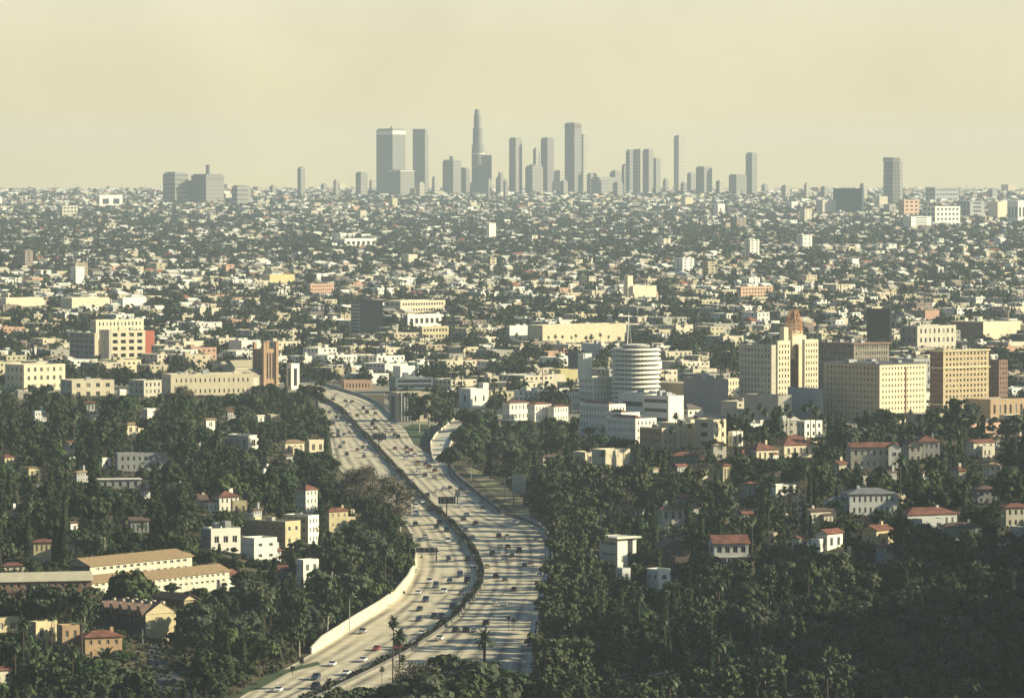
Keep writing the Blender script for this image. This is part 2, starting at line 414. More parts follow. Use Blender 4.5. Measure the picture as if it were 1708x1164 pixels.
nv = rng.normal(size=(len(cs), 3)); nv[:, 2] = np.abs(nv[:, 2])+.3
V, Q = leaf_quads(cs, nv, rng.uniform(.35, .75, len(cs)))
link('shrubs', np_mesh('shrubs', V, Q, [HEDG]), root)

# side walls and parapets
def wall_thing(name, label, cat, pxs, h, w, m, n=8, dz=0.0, shift_d=0):
    pts = px_line(pxs, n, dz)
    if shift_d: pts = shift(pts, shift_d)
    o = pts[0]; mb = MB(); wall_along([(p[0]-o[0], p[1]-o[1], p[2]-o[2]) for p in pts], h, w, m, mb)
    ob = mb.build(name, None, o); tag(ob, label, cat); return ob
edge = lambda K, a, b, st=6: [(interp(K, r), r) for r in range(a, b+1, st)]
wall_thing('retaining_wall', 'tall pale concrete retaining wall sweeping along the left shoulder of the freeway', 'wall',
           edge(FL, 898, 1090), lambda t: 3.5*min(1, .35+2.2*t)*min(1, (1-t)*8+.55), .5, WALLC, 2, shift_d=0)
wall_thing('parapet_wall', 'dark parapet along the right freeway edge below the curved ramp', 'wall', edge(FR, 774, 862), 1.9, .7, CONCD, 2)
wall_thing('parapet_wall', 'grey parapet along the far right freeway edge beside the screened office deck', 'wall', edge(FR, 640, 706, 3), 1.3, .6, mat('grey_concrete', (.20, .21, .20)), 2)
wall_thing('parapet_wall', 'thin pale wall round the shaded bend at the right of the freeway', 'wall',
           [(868, 862), (884, 868), (899, 876), (912, 888), (920, 905), (921, 930), (919, 960), (912, 990), (906, 1012)], 1.1, .4, PALE, 4)
wall_thing('parapet_wall', 'low wall at the foot of the right slope beside the bottom of the freeway', 'wall', [(900, 1030), (896, 1060), (892, 1110), (889, 1164), (884, 1230)], 1.0, .4, CONCD, 4)

# curved ramp on columns
def ribbon(name, left, right, m, th=.9, rise=0, n=10, par=1.0, label=None, cat='ramp', cols_=()):
    def rs(k, t):
        L_ = [0]
        for a, b in zip(k, k[1:]): L_.append(L_[-1]+math.dist(a, b))
        d = t*L_[-1]
        for i in range(len(k)-1):
            if d <= L_[i+1]+1e-6:
                f = (d-L_[i])/(L_[i+1]-L_[i]); return (k[i][0]+(k[i+1][0]-k[i][0])*f, k[i][1]+(k[i+1][1]-k[i][1])*f)
        return k[-1]
    N_ = n*len(left); lp = [GP(*rs(left, i/N_)) for i in range(N_+1)]; rp = [GP(*rs(right, i/N_)) for i in range(N_+1)]
    up = lambda t: .2+rise*ss(t*1.4)
    o = lp[0]; e = empty(name, o); tag(e, label, cat)
    d = MB(); pl = MB()
    lt = [(p[0]-o[0], p[1]-o[1], p[2]-o[2]+float(up(i/N_))) for i, p in enumerate(lp)]
    rt = [(p[0]-o[0], p[1]-o[1], p[2]-o[2]+float(up(i/N_))) for i, p in enumerate(rp)]
    for i in range(N_):
        a, b, c, q = lt[i], rt[i], rt[i+1], lt[i+1]
        d.quad(a, b, c, q, m)
        if rise:
            dn = lambda v: (v[0], v[1], v[2]-th)
            d.quad(dn(a), dn(q), dn(c), dn(b), m); d.quad(b, dn(b), dn(c), c, m); d.quad(a, q, dn(q), dn(a), m)
    d.build('deck', e)
    for k in (lt, rt):
        w_ = MB(); wall_along(k, par, .35, WALLC, w_, z0=-(th*.5 if rise else .1)); w_.build('parapet', e)
    for t in cols_:
        i = int(t*N_)
        for k in (lt[i], rt[i]):
            c_ = MB(); c_.cyl(k[0]*.85+(lt[i][0]+rt[i][0])*.075, k[1]*.85+(lt[i][1]+rt[i][1])*.075, -4, k[2]-th, .7, .7, 10, m); c_.build('pier', e)
    return e
RAMPC = mat('pale_new_concrete', (.60, .54, .40), var=.08, scale=.2)
ribbon('curved_ramp', [(723,771),(719,757),(718,744),(726,733),(742,723),(758,713),(775,707),(790,704),(806,701)], [(747,773),(748,760),(749,751),(753,743),(763,733),(775,725),(786,717),(797,711),(812,706)], RAMPC, th=1.6, rise=4.2, label='pale curved freeway ramp rising on piers behind the grassy wedge', cols_=(.62, .75, .88))

def sheet(name, pxs, m, dz=.08, kind='structure', use=GP):
    pts = [use(*p) for p in pxs]; o = pts[0]
    mb = MB(); mb.poly([(p[0]-o[0], p[1]-o[1], p[2]-o[2]+dz) for p in pts][::1], m)
    ob = mb.build(name, None, o); ob['kind'] = kind; return ob
sheet('grass_verge', [(662,716),(672,727),(686,739),(706,738),(728,727),(745,716),(720,708),(690,707)], GREENG, .05)
ASPH = mat('asphalt', (.07, .072, .078), var=.25, scale=.3)
PATHM = mat('pale_paving', (.42, .37, .26), var=.2, scale=.2)
ENVG = mat('dry_grass_bank', (.30, .25, .13), var=0, scale=.15, col2=(.13, .14, .06))
sheet('dirt_verge', [(770,778),(800,806),(830,832),(862,858),(884,862),(880,838),(850,815),(815,795),(786,778)], ENVG, .06)
sheet('grass_slope', [(470,1118),(440,1128),(405,1150),(380,1164),(430,1150),(480,1122),(535,1108),(530,1103)], GREENG, .12)

# ------------------------------------------------------------------ buildings
BLIND = mat('drawn_blind', (.26, .24, .19), var=.15)
FRAMEW = mat('white_window_frame', (.6, .57, .48), rough=.6, var=.05)
WCACHE = {}
def window_mesh(w, h, glass=GLASS, frame=True):
    k = (round(w, 1), round(h, 1), glass.name, frame)
    if k in WCACHE: return WCACHE[k]
    b = MB(); b.quad((-w/2, 0, 0), (w/2, 0, 0), (w/2, 0, h), (-w/2, 0, h), glass)
    if frame:
        t = .09
        b.box(-w/2, w/2, -.06, -.003, -.05, t, FRAMEW); b.box(-w/2, w/2, -.06, -.003, h-t, h, FRAMEW)
        b.box(-w/2, -w/2+t, -.06, -.003, t, h-t, FRAMEW); b.box(w/2-t, w/2, -.06, -.003, t, h-t, FRAMEW)
        b.box(-t/2, t/2, -.05, -.003, t, h-t, FRAMEW)
    WCACHE[k] = b.mesh('window'); return WCACHE[k]
def rects_grid(w, z0, z1, bays, floors, ww=.45, wh=.5, mar=None, skip=None):
    """window rectangles on a wall of width w between heights z0..z1"""
    o = []
    if bays < 1 or floors < 1: return o
    mar = w*.04 if mar is None else mar
    cw = (w-2*mar)/bays; fh = (z1-z0)/floors
    for j in range(floors):
        for i in range(bays):
            if skip and skip(i, j): continue
            o.append((mar+cw*(i+.5-ww/2), mar+cw*(i+.5+ww/2), z0+fh*(j+.5-wh/2), z0+fh*(j+.5+wh/2)))
    return o
def facade(mb, O, ang, w, z0, z1, rects, m, depth=.25, reveal=None):
    """wall from O along ang (outside on its right-hand side), with openings"""
    ux, uy = math.cos(ang), math.sin(ang); nx, ny = uy, -ux
    P_ = lambda u, z, d=0: (O[0]+ux*u-nx*d, O[1]+uy*u-ny*d, z)
    us = sorted({0, w, *[round(r[0], 3) for r in rects], *[round(r[1], 3) for r in rects]})
    zs = sorted({z0, z1, *[round(r[2], 3) for r in rects], *[round(r[3], 3) for r in rects]})
    rs = {(round(r[0], 3), round(r[2], 3)): r for r in rects}
    op = set()
    for r in rects:
        a0, a1, b0, b1 = [round(v, 3) for v in r]
        for i in range(len(us)-1):
            if us[i] >= a0-1e-6 and us[i+1] <= a1+1e-6:
                for j in range(len(zs)-1):
                    if zs[j] >= b0-1e-6 and zs[j+1] <= b1+1e-6: op.add((i, j))
    for j in range(len(zs)-1):
        i = 0
        while i < len(us)-1:
            if (i, j) in op: i += 1; continue
            k = i
            while k+1 < len(us)-1 and (k+1, j) not in op: k += 1
            mb.quad(P_(us[i], zs[j]), P_(us[k+1], zs[j]), P_(us[k+1], zs[j+1]), P_(us[i], zs[j+1]), m); i = k+1
    for (u0, u1, a, b) in rects:
        mb.quad(P_(u0, a), P_(u1, a), P_(u1, a, depth), P_(u0, a, depth), m)
        mb.quad(P_(u0, b, depth), P_(u1, b, depth), P_(u1, b), P_(u0, b), m)
        mb.quad(P_(u0, a, depth), P_(u0, b, depth), P_(u0, b), P_(u0, a), m)
        mb.quad(P_(u1, a), P_(u1, b), P_(u1, b, depth), P_(u1, a, depth), m)
def roof_mesh(kind, w, d, z, m, over=.5, pitch=.35, along='x'):
    b = MB(); t = .18
    if kind in ('gable', 'hip', 'shed'):
        W_, D_ = w/2+over, d/2+over
        if along == 'y': W_, D_ = D_, W_
        rise = D_*pitch; zb = z-over*pitch*.6
        tr = (lambda x, y, zz: (x, y, zz)) if along == 'x' else (lambda x, y, zz: (-y, x, zz))
        k = 0 if kind == 'gable' else min(W_*.95, D_)
        if kind == 'shed':
            b.box(-w/2-over, w/2+over, -d/2-over, d/2+over, z, z+t, m); return b
        A_, B_, C_, D2 = (-W_, -D_, zb), (W_, -D_, zb), (W_, D_, zb), (-W_, D_, zb)
        r0, r1 = (-W_+k, 0, zb+rise), (W_-k, 0, zb+rise)
        up = lambda p: (p[0], p[1], p[2]+t)
        for q in ((A_, B_, r1, r0), (C_, D2, r0, r1)): b.quad(*[tr(*up(v)) for v in q], m)
        for q in ((B_, C_, r1), (D2, A_, r0)):
            if kind == 'hip': b.tri(*[tr(*up(v)) for v in q], m)
        for p, q in ((A_, B_), (B_, C_), (C_, D2), (D2, A_)):
            if kind == 'gable' and (p, q) in ((B_, C_), (D2, A_)): continue
            b.quad(tr(*p), tr(*q), tr(*up(q)), tr(*up(p)), m)
        if kind == 'gable':
            for s_, r_ in ((1, r1), (-1, r0)):
                x = s_*W_
                b.quad(tr(x, -D_, zb), tr(*r_), tr(*up(r_)), tr(x, -D_, zb+t), m); b.quad(tr(*r_), tr(x, D_, zb), tr(x, D_, zb+t), tr(*up(r_)), m)
        b.quad(tr(*D2), tr(*C_), tr(*B_), tr(*A_), m)
    return b
def gable_fill(mb, w, d, z, m, pitch, along='x', cx=0, cy=0):
    W_, D_ = (w/2, d/2) if along == 'x' else (d/2, w/2)
    tr = (lambda x, y, zz: (cx+x, cy+y, zz)) if along == 'x' else (lambda x, y, zz: (cx-y, cy+x, zz))
    for s_ in (-1, 1): mb.tri(tr(s_*W_, -D_*s_, z), tr(s_*W_, D_*s_, z), tr(s_*W_, 0, z+D_*pitch), m)
def near_ground(x, y, hl): return ground(x, y) if hl else base(y)
def volume(root, w, d, h, cx=0, cy=0, z0=0, wall=CREAM, roof='flat', roofm=None, floors=2, bx=3, by=3, ww=.4, wh=.5, glass=GLASS,
           frame=True, pitch=.35, along='x', parts=True, top=.0, bot=.0, stuffed=False, roofbits=0, over=.5, wallL=None, maxpart=100, parapet=.6, depth=.25, lift=3, names=('wall',), budget=None):
    """one block of a building: wall mesh with real openings, roof part and window parts"""
    mb = MB(); Rm = roofm or GRAVEL
    za, zb = z0-(lift if z0 == 0 else 0), z0+h
    fs = [((cx-w/2, cy-d/2), 0, w, bx, wall), ((cx+w/2, cy-d/2), math.pi/2, d, by, wall), ((cx+w/2, cy+d/2), math.pi, w, bx, wall), ((cx-w/2, cy+d/2), -math.pi/2, d, by, wallL or wall)]
    panes = []
    for n, (O, a, l, bays, wm) in enumerate(fs):
        rc = rects_grid(l, z0+h*bot, z0+h*(1-top), bays, floors, ww, wh) if n in (0, 3) else []
        facade(mb, O, a, l, za, zb, rc, wm, depth)
        for r in rc: panes.append((n, O, a, r))
    if roof == 'gable': gable_fill(mb, w, d, zb, wall, pitch, along, cx, cy)
    if roof == 'flat':
        t = .35; pz = parapet
        for (x0, x1, y0, y1) in ((-w/2, w/2, -d/2, -d/2+t), (-w/2, w/2, d/2-t, d/2), (-w/2, -w/2+t, -d/2+t, d/2-t), (w/2-t, w/2, -d/2+t, d/2-t)):
            mb.box(cx+x0, cx+x1, cy+y0, cy+y1, zb, zb+pz, wall)
    wo = mb.build(names[0], root)
    if roof == 'flat':
        rb = MB(); rb.box(cx-w/2+.36, cx+w/2-.36, cy-d/2+.36, cy+d/2-.36, zb-.1, zb+.08, Rm)
        ro = rb.build('roof', root)
        for k in range(roofbits):
            u = MB(); s1, s2 = rnd.uniform(1.5, 4), rnd.uniform(1.5, 4); x, y = rnd.uniform(-w/2+3, w/2-3), rnd.uniform(-d/2+3, d/2-3); hh = rnd.uniform(1.2, 3.2)
            u.box(cx+x-s1/2, cx+x+s1/2, cy+y-s2/2, cy+y+s2/2, zb+.08, zb+hh, rnd.choice([wall, STEEL, GREYW])); u.build('rooftop_unit', ro)
    else:
        rb = roof_mesh(roof, w, d, zb, Rm, over, pitch, along)
        rb.v = [(x+cx, y+cy, z) for x, y, z in rb.v]; ro = rb.build('roof', root)
    # windows
    glass0 = glass
    def place(n, O, a, r, o=None, mb2=None):
        glass = BLIND if glass0 is GLASS and rnd.random() < .16 else glass0
        u0, u1, z_0, z_1 = r; ux, uy = math.cos(a), math.sin(a); nx, ny = uy, -ux; um = (u0+u1)/2
        x, y = O[0]+ux*um-nx*depth, O[1]+uy*um-ny*depth
        if mb2 is None: link('window', window_mesh(u1-u0, z_1-z_0, glass, frame), root, (x, y, z_0), a)
        else:
            hw = (u1-u0)/2; mb2.quad((x-ux*hw, y-uy*hw, z_0), (x+ux*hw, y+uy*hw, z_0), (x+ux*hw, y+uy*hw, z_1), (x-ux*hw, y-uy*hw, z_1), glass)
    if parts:
        lim = budget[0] if budget else maxpart
        for p in panes[:lim]: place(*p)
        if budget: budget[0] = max(0, lim-len(panes))
        if len(panes) > lim:
            m2 = MB()
            for p in panes[lim:]: place(*p, mb2=m2)
            so = m2.build('window', root)
            if len(panes)-lim > 1: so['kind'] = 'stuff'
    else:
        m2 = MB()
        for p in panes: place(*p, mb2=m2)
        if panes:
            # merge into the wall mesh: windows too small to read as parts
            me = wo.data; k = len(me.vertices)
            mb.mi(glass); off_ = len(mb.v); mb.v += m2.v; mb.f += [tuple(off_+i for i in f) for f in m2.f]; mb.m += [mb.mi(glass)]*len(m2.f)
            wo.data = mb.mesh('wall')
    return wo, ro
def place_px(xl, xc, xr, ytop, ybase, a=40, D=None, hilly=True, depth_m=None):
    """corner-on placement: left face xl..xc, right face xc..xr; returns location, rotation, w, d, h"""
    if D: x, y = (xc-854)/F*D, D; z = ground(x, y)
    else: x, y, z = P(xc, ybase) if hilly else GP(xc, ybase)
    mpp = y/F; ar = R(a)
    w = max(1.5, (xr-xc)*mpp/max(math.cos(ar), .2)); d = (xc-xl)*mpp/max(math.sin(ar), .12) if xc > xl else (depth_m or w*.7)
    if depth_m: d = depth_m
    h = (proj(x, y, z)[1]-ytop)*mpp
    cx = x+math.cos(ar)*w/2-math.sin(ar)*d/2; cy = y+math.sin(ar)*w/2+math.cos(ar)*d/2
    return (cx, cy, z), ar, w, d, max(2.5, h)
def protect(xl, xr, ytop, ybase, y, frac=.75):
    PROT.append((xl, ytop, xr, ytop+(ybase-ytop)*frac, y))
def B(name, label, cat, xl, xc, xr, ytop, ybase, a=40, D=None, hilly=False, prot=.8, anchor=None, chim=0, group=None, depth_m=None, extra=None, **kw):
    loc_, ar, w, d, h = place_px(xl, xc, xr, ytop, ybase, a, D, hilly, depth_m)
    e = empty(name, loc_, ar); tag(e, label, cat, group)
    pf = 0
    volume(e, w, d, h, **kw)
    if chim:
        c = MB(); c.box(-.5, .5, -.5, .5, h-.5, h+2.6, kw.get('wall', CREAM)); c.build('chimney', e, (w*.22*(1 if chim > 0 else -1), 0, 0))
    if extra: extra(e, w, d, h)
    if prot: protect(xl, xr, ytop-4, ybase, loc_[1]-d/2, prot)
    FOOT.append((loc_[0], loc_[1], math.hypot(w, d)/2+1, loc_[1]))
    if anchor: ANCH.append(((xl+xr)/2, (ytop+ybase)/2, anchor))
    return e, w, d, h

# ------------------------------------------------------------------ landmark buildings
BIG = dict(frame=False)
# round tower
def round_tower():
    x, y, z = GP(1060, 682); mpp = y/F; r = 41*mpp
    e = empty('round_tower', (x, y, z)); tag(e, 'round white office tower of stacked ring floors with a thin rooftop spire', 'tower')
    zt = (682-582)*mpp; nfl = 13; fh = zt/nfl
    core = MB()
    for k in range(nfl):
        core.cyl(0, 0, k*fh, k*fh+fh*.42, r*.93, r*.93, 64, WHITE, cap=False)
        core.cyl(0, 0, k*fh+fh*.86, (k+1)*fh, r*.93, r*.93, 64, WHITE, cap=False)
    core.cyl(0, 0, zt-.02, zt, r*.93, r*.93, 64, GRAVEL)
    core.build('core_wall', e)
    for k in range(nfl):
        g = MB(); g.cyl(0, 0, k*fh+fh*.42, k*fh+fh*.86, r*.90, r*.90, 64, GLASS, cap=False); g.build('window', e)
        s_ = MB(); z0 = k*fh+fh*.80
        s_.cyl(0, 0, z0, z0+fh*.10, r*1.03, r*1.03, 64, WHITE, cap=False); s_.cyl(0, 0, z0+fh*.10, z0+fh*.50, r*1.03, r*.935, 64, WHITE, cap=False)
        n = 64; b0 = len(s_.v)
        for i in range(n):
            a = 2*math.pi*i/n; s_.v.append((r*1.03*math.cos(a), r*1.03*math.sin(a), z0)); s_.v.append((r*.93*math.cos(a), r*.93*math.sin(a), z0))
        for i in range(n):
            j = (i+1) % n; s_.f.append((b0+2*i+1, b0+2*j+1, b0+2*j, b0+2*i)); s_.m.append(s_.mi(WHITE))
        s_.build('sunshade', e)
    f = MB()
    for i in range(36):
        a = 2*math.pi*i/36; c, s_ = math.cos(a), math.sin(a)
        f.bar((r*.94*c, r*.94*s_, 0), (r*.94*c, r*.94*s_, zt), .22, WHITE)
    f.build('mullion', e)
    p = MB(); p.cyl(0, 0, zt, zt+1.3, r*.52, r*.52, 40, BLACKC, cap=False); p.cyl(0, 0, zt+1.3, zt+2.4, r*.58, r*.58, 40, GREYW); p.build('penthouse', e)
    p = MB(); p.cyl(0, 0, zt+2.4, zt+2.9, r*.50, r*.32, 40, ROOFW); p.build('roof_disc', e)
    s_ = MB(); sx = -r*.28
    for k in range(3):
        a = 2*math.pi*k/3; s_.bar((sx+1.6*math.cos(a), 1.6*math.sin(a), zt+2.4), (sx, 0, zt+20), .26, WHITE)
    for k in range(8):
        q = 1.6*(1-k/9); zz = zt+2.4+k*2
        for i in range(3):
            a, b = 2*math.pi*i/3, 2*math.pi*(i+1)/3
            s_.bar((sx+q*math.cos(a), q*math.sin(a), zz), (sx+q*math.cos(b), q*math.sin(b), zz), .08, STEEL)
    s_.bar((sx, 0, zt+20), (sx, 0, zt+25), .08, STEEL); s_.build('spire', e)
    protect(1018, 1102, 560, 668, y-r, .9); FOOT.append((x, y, r+2, y)); ANCH.append((1060, 620, 'the round white tower'))
round_tower()

def blank_tower(e, w, d, h):
    m = MB(); m.box(-w*.72, -w*.30, -d*.1, d*.28, h-.5, h+13.5, WHITE); t = m.build('stair_tower', e)
B('office_block', 'white office block with a blank stair tower left of the round tower', 'building', 966, 990, 1023, 631, 682, wall=WHITE, floors=5, bx=6, by=5, ww=.42, wh=.42,
  anchor='the white stair tower', extra=blank_tower, frame=False, wallL=WHITE, roofm=ROOFW)
# stepped white hotel: three wings
def stepped():
    x, y, z = GP(1040, 742); a = 40
    specs = [((967, 1016, 1044, 676, 730), 4, 5), ((1010, 1036, 1068, 690, 738), 4, 5), ((1012, 1060, 1096, 700, 748), 4, 6)]
    e = empty('apartment_hotel', (x, y, z)); tag(e, 'white stepped apartment hotel in three wings with little red tiled roofs', 'building')
    bud = [100]
    for (xl, xc, xr, yt, yb), fl_, by in specs:
        loc_, ar, w, d, h = place_px(xl, xc, xr, yt, yb, a, hilly=False)
        s_ = empty('wing', (loc_[0]-x, loc_[1]-y, loc_[2]-z), ar); s_.parent = e
        s_['kind'] = 'thing'
        bud2 = [33]
        volume(s_, w, d, h, wall=WHITE, floors=fl_, bx=5, by=by*2, ww=.35, wh=.45, frame=False, roofm=ROOFW, budget=bud2, names=('wing_wall',), lift=8)
        rf = roof_mesh('hip', w*.42, d*.9, h+.2, TILE, .4, .55, 'y'); rf.v = [(p[0]-w*.24, p[1], p[2]) for p in rf.v]; rf.build('tile_roof', s_)
        protect(xl, xr, yt, yb-10, loc_[1]-d/2, .8); FOOT.append((loc_[0], loc_[1], math.hypot(w, d)/2, loc_[1]))
    ANCH.append((1030, 705, 'the stepped white hotel'))
stepped()
B('office_block', 'white modern block with three dark ribbon windows in front of the round tower', 'building', 1073, 1115, 1141, 662, 708, wall=WHITE, floors=3, bx=0, by=1, ww=.96, wh=.38, frame=False,
  anchor='the white ribbon window block', roofm=ROOFW, roofbits=3)
B('annex', 'low white annex with a curved canopy at the foot of the round tower', 'building', 1032, 1086, 1108, 660, 690, wall=WHITE, floors=1, bx=0, by=1, ww=.8, wh=.25, frame=False, roofm=ROOFW, roofbits=3)
B('theatre', 'huge windowless grey theatre box with a yellowish roof right of the round tower', 'building', 1143, 1200, 1215, 634, 690, a=33, wall=mat('theatre_grey', (.25, .245, .24), var=.1, scale=.2), floors=0, bx=0, by=0, roofm=YELS, roofbits=4, anchor='the grey theatre box')
B('theatre_wing', 'brownish lower wing of the theatre with a pale yellow gable roof', 'building', 1098, 1148, 1168, 640, 680, wall=mat('theatre_brown', (.33, .27, .20), var=.1), floors=0, bx=0, by=0, roof='gable', roofm=CREAM, pitch=.15, along='y')
B('apartment_building', 'cream block with a dark court between the theatre box and the vine tower', 'building', 1199, 1211, 1246, 634, 668, wall=CREAM, floors=3, bx=7, by=2, frame=False)
# art deco tower with roof lattice
def deco():
    x, y, z = GP(1300, 690); a = 40; mpp = y/F
    e = empty('art_deco_tower', (x, y, z)); tag(e, 'cream art deco office tower with a setback top and a rusty orange lattice crown', 'tower')
    vols = [((1245, 1296, 1300, 577, 690), 11, 0, 9, GREYW, 'west_wing', 33), ((1294, 1297, 1319, 570, 692), 12, 4, 0, CREAM, 'corner_wing', 30),
            ((1318, 1341, 1344, 575, 688), 12, 0, 5, BROWN, 'recess', 20), ((1338, 1342, 1366, 568, 690), 12, 5, 0, CREAM, 'east_wing', 17)]
    for (xl, xc, xr, yt, yb), fl_, bx, by, wm, nm, k in vols:
        loc_, ar, w, d, h = place_px(xl, xc, xr, yt, yb, a, hilly=False, depth_m=None)
        s_ = empty(nm, (loc_[0]-x, loc_[1]-y, loc_[2]-z), ar); s_.parent = e
        volume(s_, w if bx else 10, d, h, wall=PALE if nm == 'west_wing' else CREAM, wallL=wm if nm == 'recess' else None, floors=fl_, bx=bx, by=by, ww=.42, wh=.5, frame=False, roofm=ROOFW, budget=[k], names=('wing_wall',), top=.02, lift=4)
        FOOT.append((loc_[0], loc_[1], math.hypot(w, d)/2, loc_[1]))
    t = MB(); Z = lambda py: (690-py)*mpp
    rot = Matrix.Rotation(R(a), 3, 'Z')
    def rbox(px0, px1, dy0, dy1, z0, z1, m, mb):
        cx = ((px0+px1)/2-1300)*mpp; hw = (px1-px0)/2*mpp; n = len(mb.v)
        mb.box(-hw*.72, hw*.72, -hw*.72, hw*.72, z0, z1, m); mb.v[n:] = [tuple(rot @ Vector(v) + Vector((cx, (dy0+dy1)/2, 0))) for v in mb.v[n:]]
    rbox(1303, 1347, 10, 22, Z(600), Z(560), CREAM, t); rbox(1306, 1342, 12, 20, Z(560), Z(552), CREAM, t); rbox(1302, 1316, 6, 10, Z(580), Z(546), CREAM, t)
    t.build('setback_top', e)
    s_ = MB(); cx = (1326-1300)*mpp; zb, zt = Z(556), Z(518)
    # orange scaffold: a lattice drum that narrows to the top
    rings = []; NS = 9
    for k in range(7):
        f = k/6; rr_ = 4.9*(1-.55*f**2.2); rings.append([(cx+rr_*math.cos(2*math.pi*i/NS), 14+rr_*math.sin(2*math.pi*i/NS), zb+(zt-zb)*f) for i in range(NS)])
    for k in range(7):
        for i in range(NS):
            j = (i+1) % NS; s_.bar(rings[k][i], rings[k][j], .14, ORNG, 3)
            if k < 6:
                s_.bar(rings[k][i], rings[k+1][i], .15, ORNG, 3); s_.bar(rings[k][i], rings[k+1][j], .10, ORNG, 3)
                s_.bar(rings[k][j], rings[k+1][i], .10, ORNG, 3)
    s_.build('lattice_crown', e)
    s_ = MB()
    for px in (1311, 1341):
        x0 = (px-1300)*mpp; s_.bar((x0, 14, Z(560)), (x0, 14, Z(514)), .16, STEEL)
    s_.build('mast', e)
    protect(1243, 1368, 516, 665, y-25, .96); ANCH.append((1305, 600, 'the art deco tower'))
deco()
B('garage_wall', 'big blank grey garage under the art deco tower behind the palms', 'building', 1244, 1298, 1322, 662, 706, wall=mat('warm_grey_wall', (.30, .28, .24), var=.12, scale=.15), floors=0, bx=0, by=0, hilly=False, parapet=.8)
B('mural_building', 'blank blue grey painted building right of the garage behind the palms', 'building', 1318, 1368, 1373, 650, 704, a=33, wall=GREYP, floors=0, bx=0, by=0, roofm=ROOFW)
B('office_building', 'dark bank building with a deep cornice behind the white corner hotel', 'building', 1366, 1424, 1487, 574, 668, wall=mat('dark_limestone', (.20, .175, .14), var=.12), wallL=mat('dark_limestone', (.20, .175, .14)), floors=9, bx=14, by=12, ww=.45, wh=.55, frame=False, roofm=GRAVEL, roofbits=5,
  extra=lambda e, w, d, h: (lambda m: (m.box(-w/2-1, w/2+1, -d/2-1, d/2+1, h-.3, h+.5, BROWN), m.build('cornice', e)))(MB()), anchor='the corniced bank building')
B('hotel', 'cream corner hotel with tan shaded side and bright face of small windows', 'building', 1380, 1467, 1551, 610, 706, wall=CREAM, wallL=mat('hotel_shade_tan', (.50, .38, .24), var=.06), floors=10, bx=14, by=14, ww=.38, wh=.42, frame=False, roofm=GRAVEL, roofbits=6,  # left face coloured darker than the cream front for its shade
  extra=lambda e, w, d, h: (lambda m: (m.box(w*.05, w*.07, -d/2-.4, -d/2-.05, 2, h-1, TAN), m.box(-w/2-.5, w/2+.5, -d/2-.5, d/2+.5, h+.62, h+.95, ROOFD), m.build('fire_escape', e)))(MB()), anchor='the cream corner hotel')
def brick_extra(e, w, d, h):
    for z in (h-.2, h*.73, h*.16):
        m = MB(); m.box(-w/2-.7, w/2+.7, -d/2-.7, d/2+.7, z, z+.7, mat('stone_trim', (.55, .47, .30))); m.build('cornice', e)
    m = MB()
    for i in range(9):
        u = -w/2+w*(i+.5)/9; m.cyl(u, -d/2-.9, 0, h*.16, .45, .4, 8, mat('stone_trim', (.55, .47, .30)))
    m.build('colonnade', e)
    m = MB()
    for sx in (-1, 1):
        for sy in (-1, 1): m.bar((w*.2+sx*3, sy*3, h), (w*.2+sx*3, sy*3, h+5), .15, DARK)
    for zz in (h+2.5, h+5):
        for sx in (-1, 1): m.bar((w*.2+sx*3, -3, zz), (w*.2+sx*3, 3, zz), .12, DARK); m.bar((w*.2-3, sx*3, zz), (w*.2+3, sx*3, zz), .12, DARK)
    m.build('roof_frame', e)
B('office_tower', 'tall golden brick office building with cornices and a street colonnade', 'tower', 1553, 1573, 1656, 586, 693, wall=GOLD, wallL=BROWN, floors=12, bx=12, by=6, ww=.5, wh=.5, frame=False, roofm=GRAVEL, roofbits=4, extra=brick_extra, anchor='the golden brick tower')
B('office_tower', 'narrow brown brick tower hidden behind the golden brick tower', 'tower', 1650, 1666, 1682, 602, 684, wall=BROWN, floors=10, bx=3, by=4, frame=False)
B('office_tower', 'black windowless slab building standing beyond the corner hotel', 'tower', 1451, 1484, 1487, 517, 590, a=25, wall=BLACKC, floors=0, bx=0, by=0, anchor='the black slab', roofm=ROOFD, prot=.6)
B('office_building', 'blocky grey building between the bank building and the golden tower', 'building', 1486, 1524, 1560, 600, 660, wall=GREYW, floors=5, bx=6, by=6, frame=False, roofbits=3)
B('studio_block', 'grey flat studio block beyond the corner hotel roof', 'building', 1504, 1530, 1600, 545, 590, wall=PALE, wallL=GREYW, floors=3, bx=8, by=3, frame=False, roofbits=3)
B('studio_block', 'long dark roofed studio with a grey end beyond the golden tower', 'building', 1590, 1640, 1708, 538, 566, wall=CREAM, wallL=BROWN, floors=0, bx=0, by=0, roofbits=4)
# dark glass tower, centre left
B('glass_tower', 'dark glass office tower with pale floor bands standing alone left of centre', 'tower', 584, 600, 638, 503, 556, a=22, wall=mat('navy_panel', (.010, .014, .022), rough=.85, spec=.1), wallL=PALE, floors=9, bx=1, by=1, ww=.97, wh=.42, frame=False, glass=BLACKC, roofm=ROOFD,
  extra=lambda e, w, d, h: (lambda m: (m.box(-w*.2, w*.12, -3, 4, h, h+4, DARK), m.bar((w*.3, 0, h), (w*.3, 0, h+9), .25, STEEL), m.build('plant_room', e)))(MB()), anchor='the dark glass tower', prot=1)
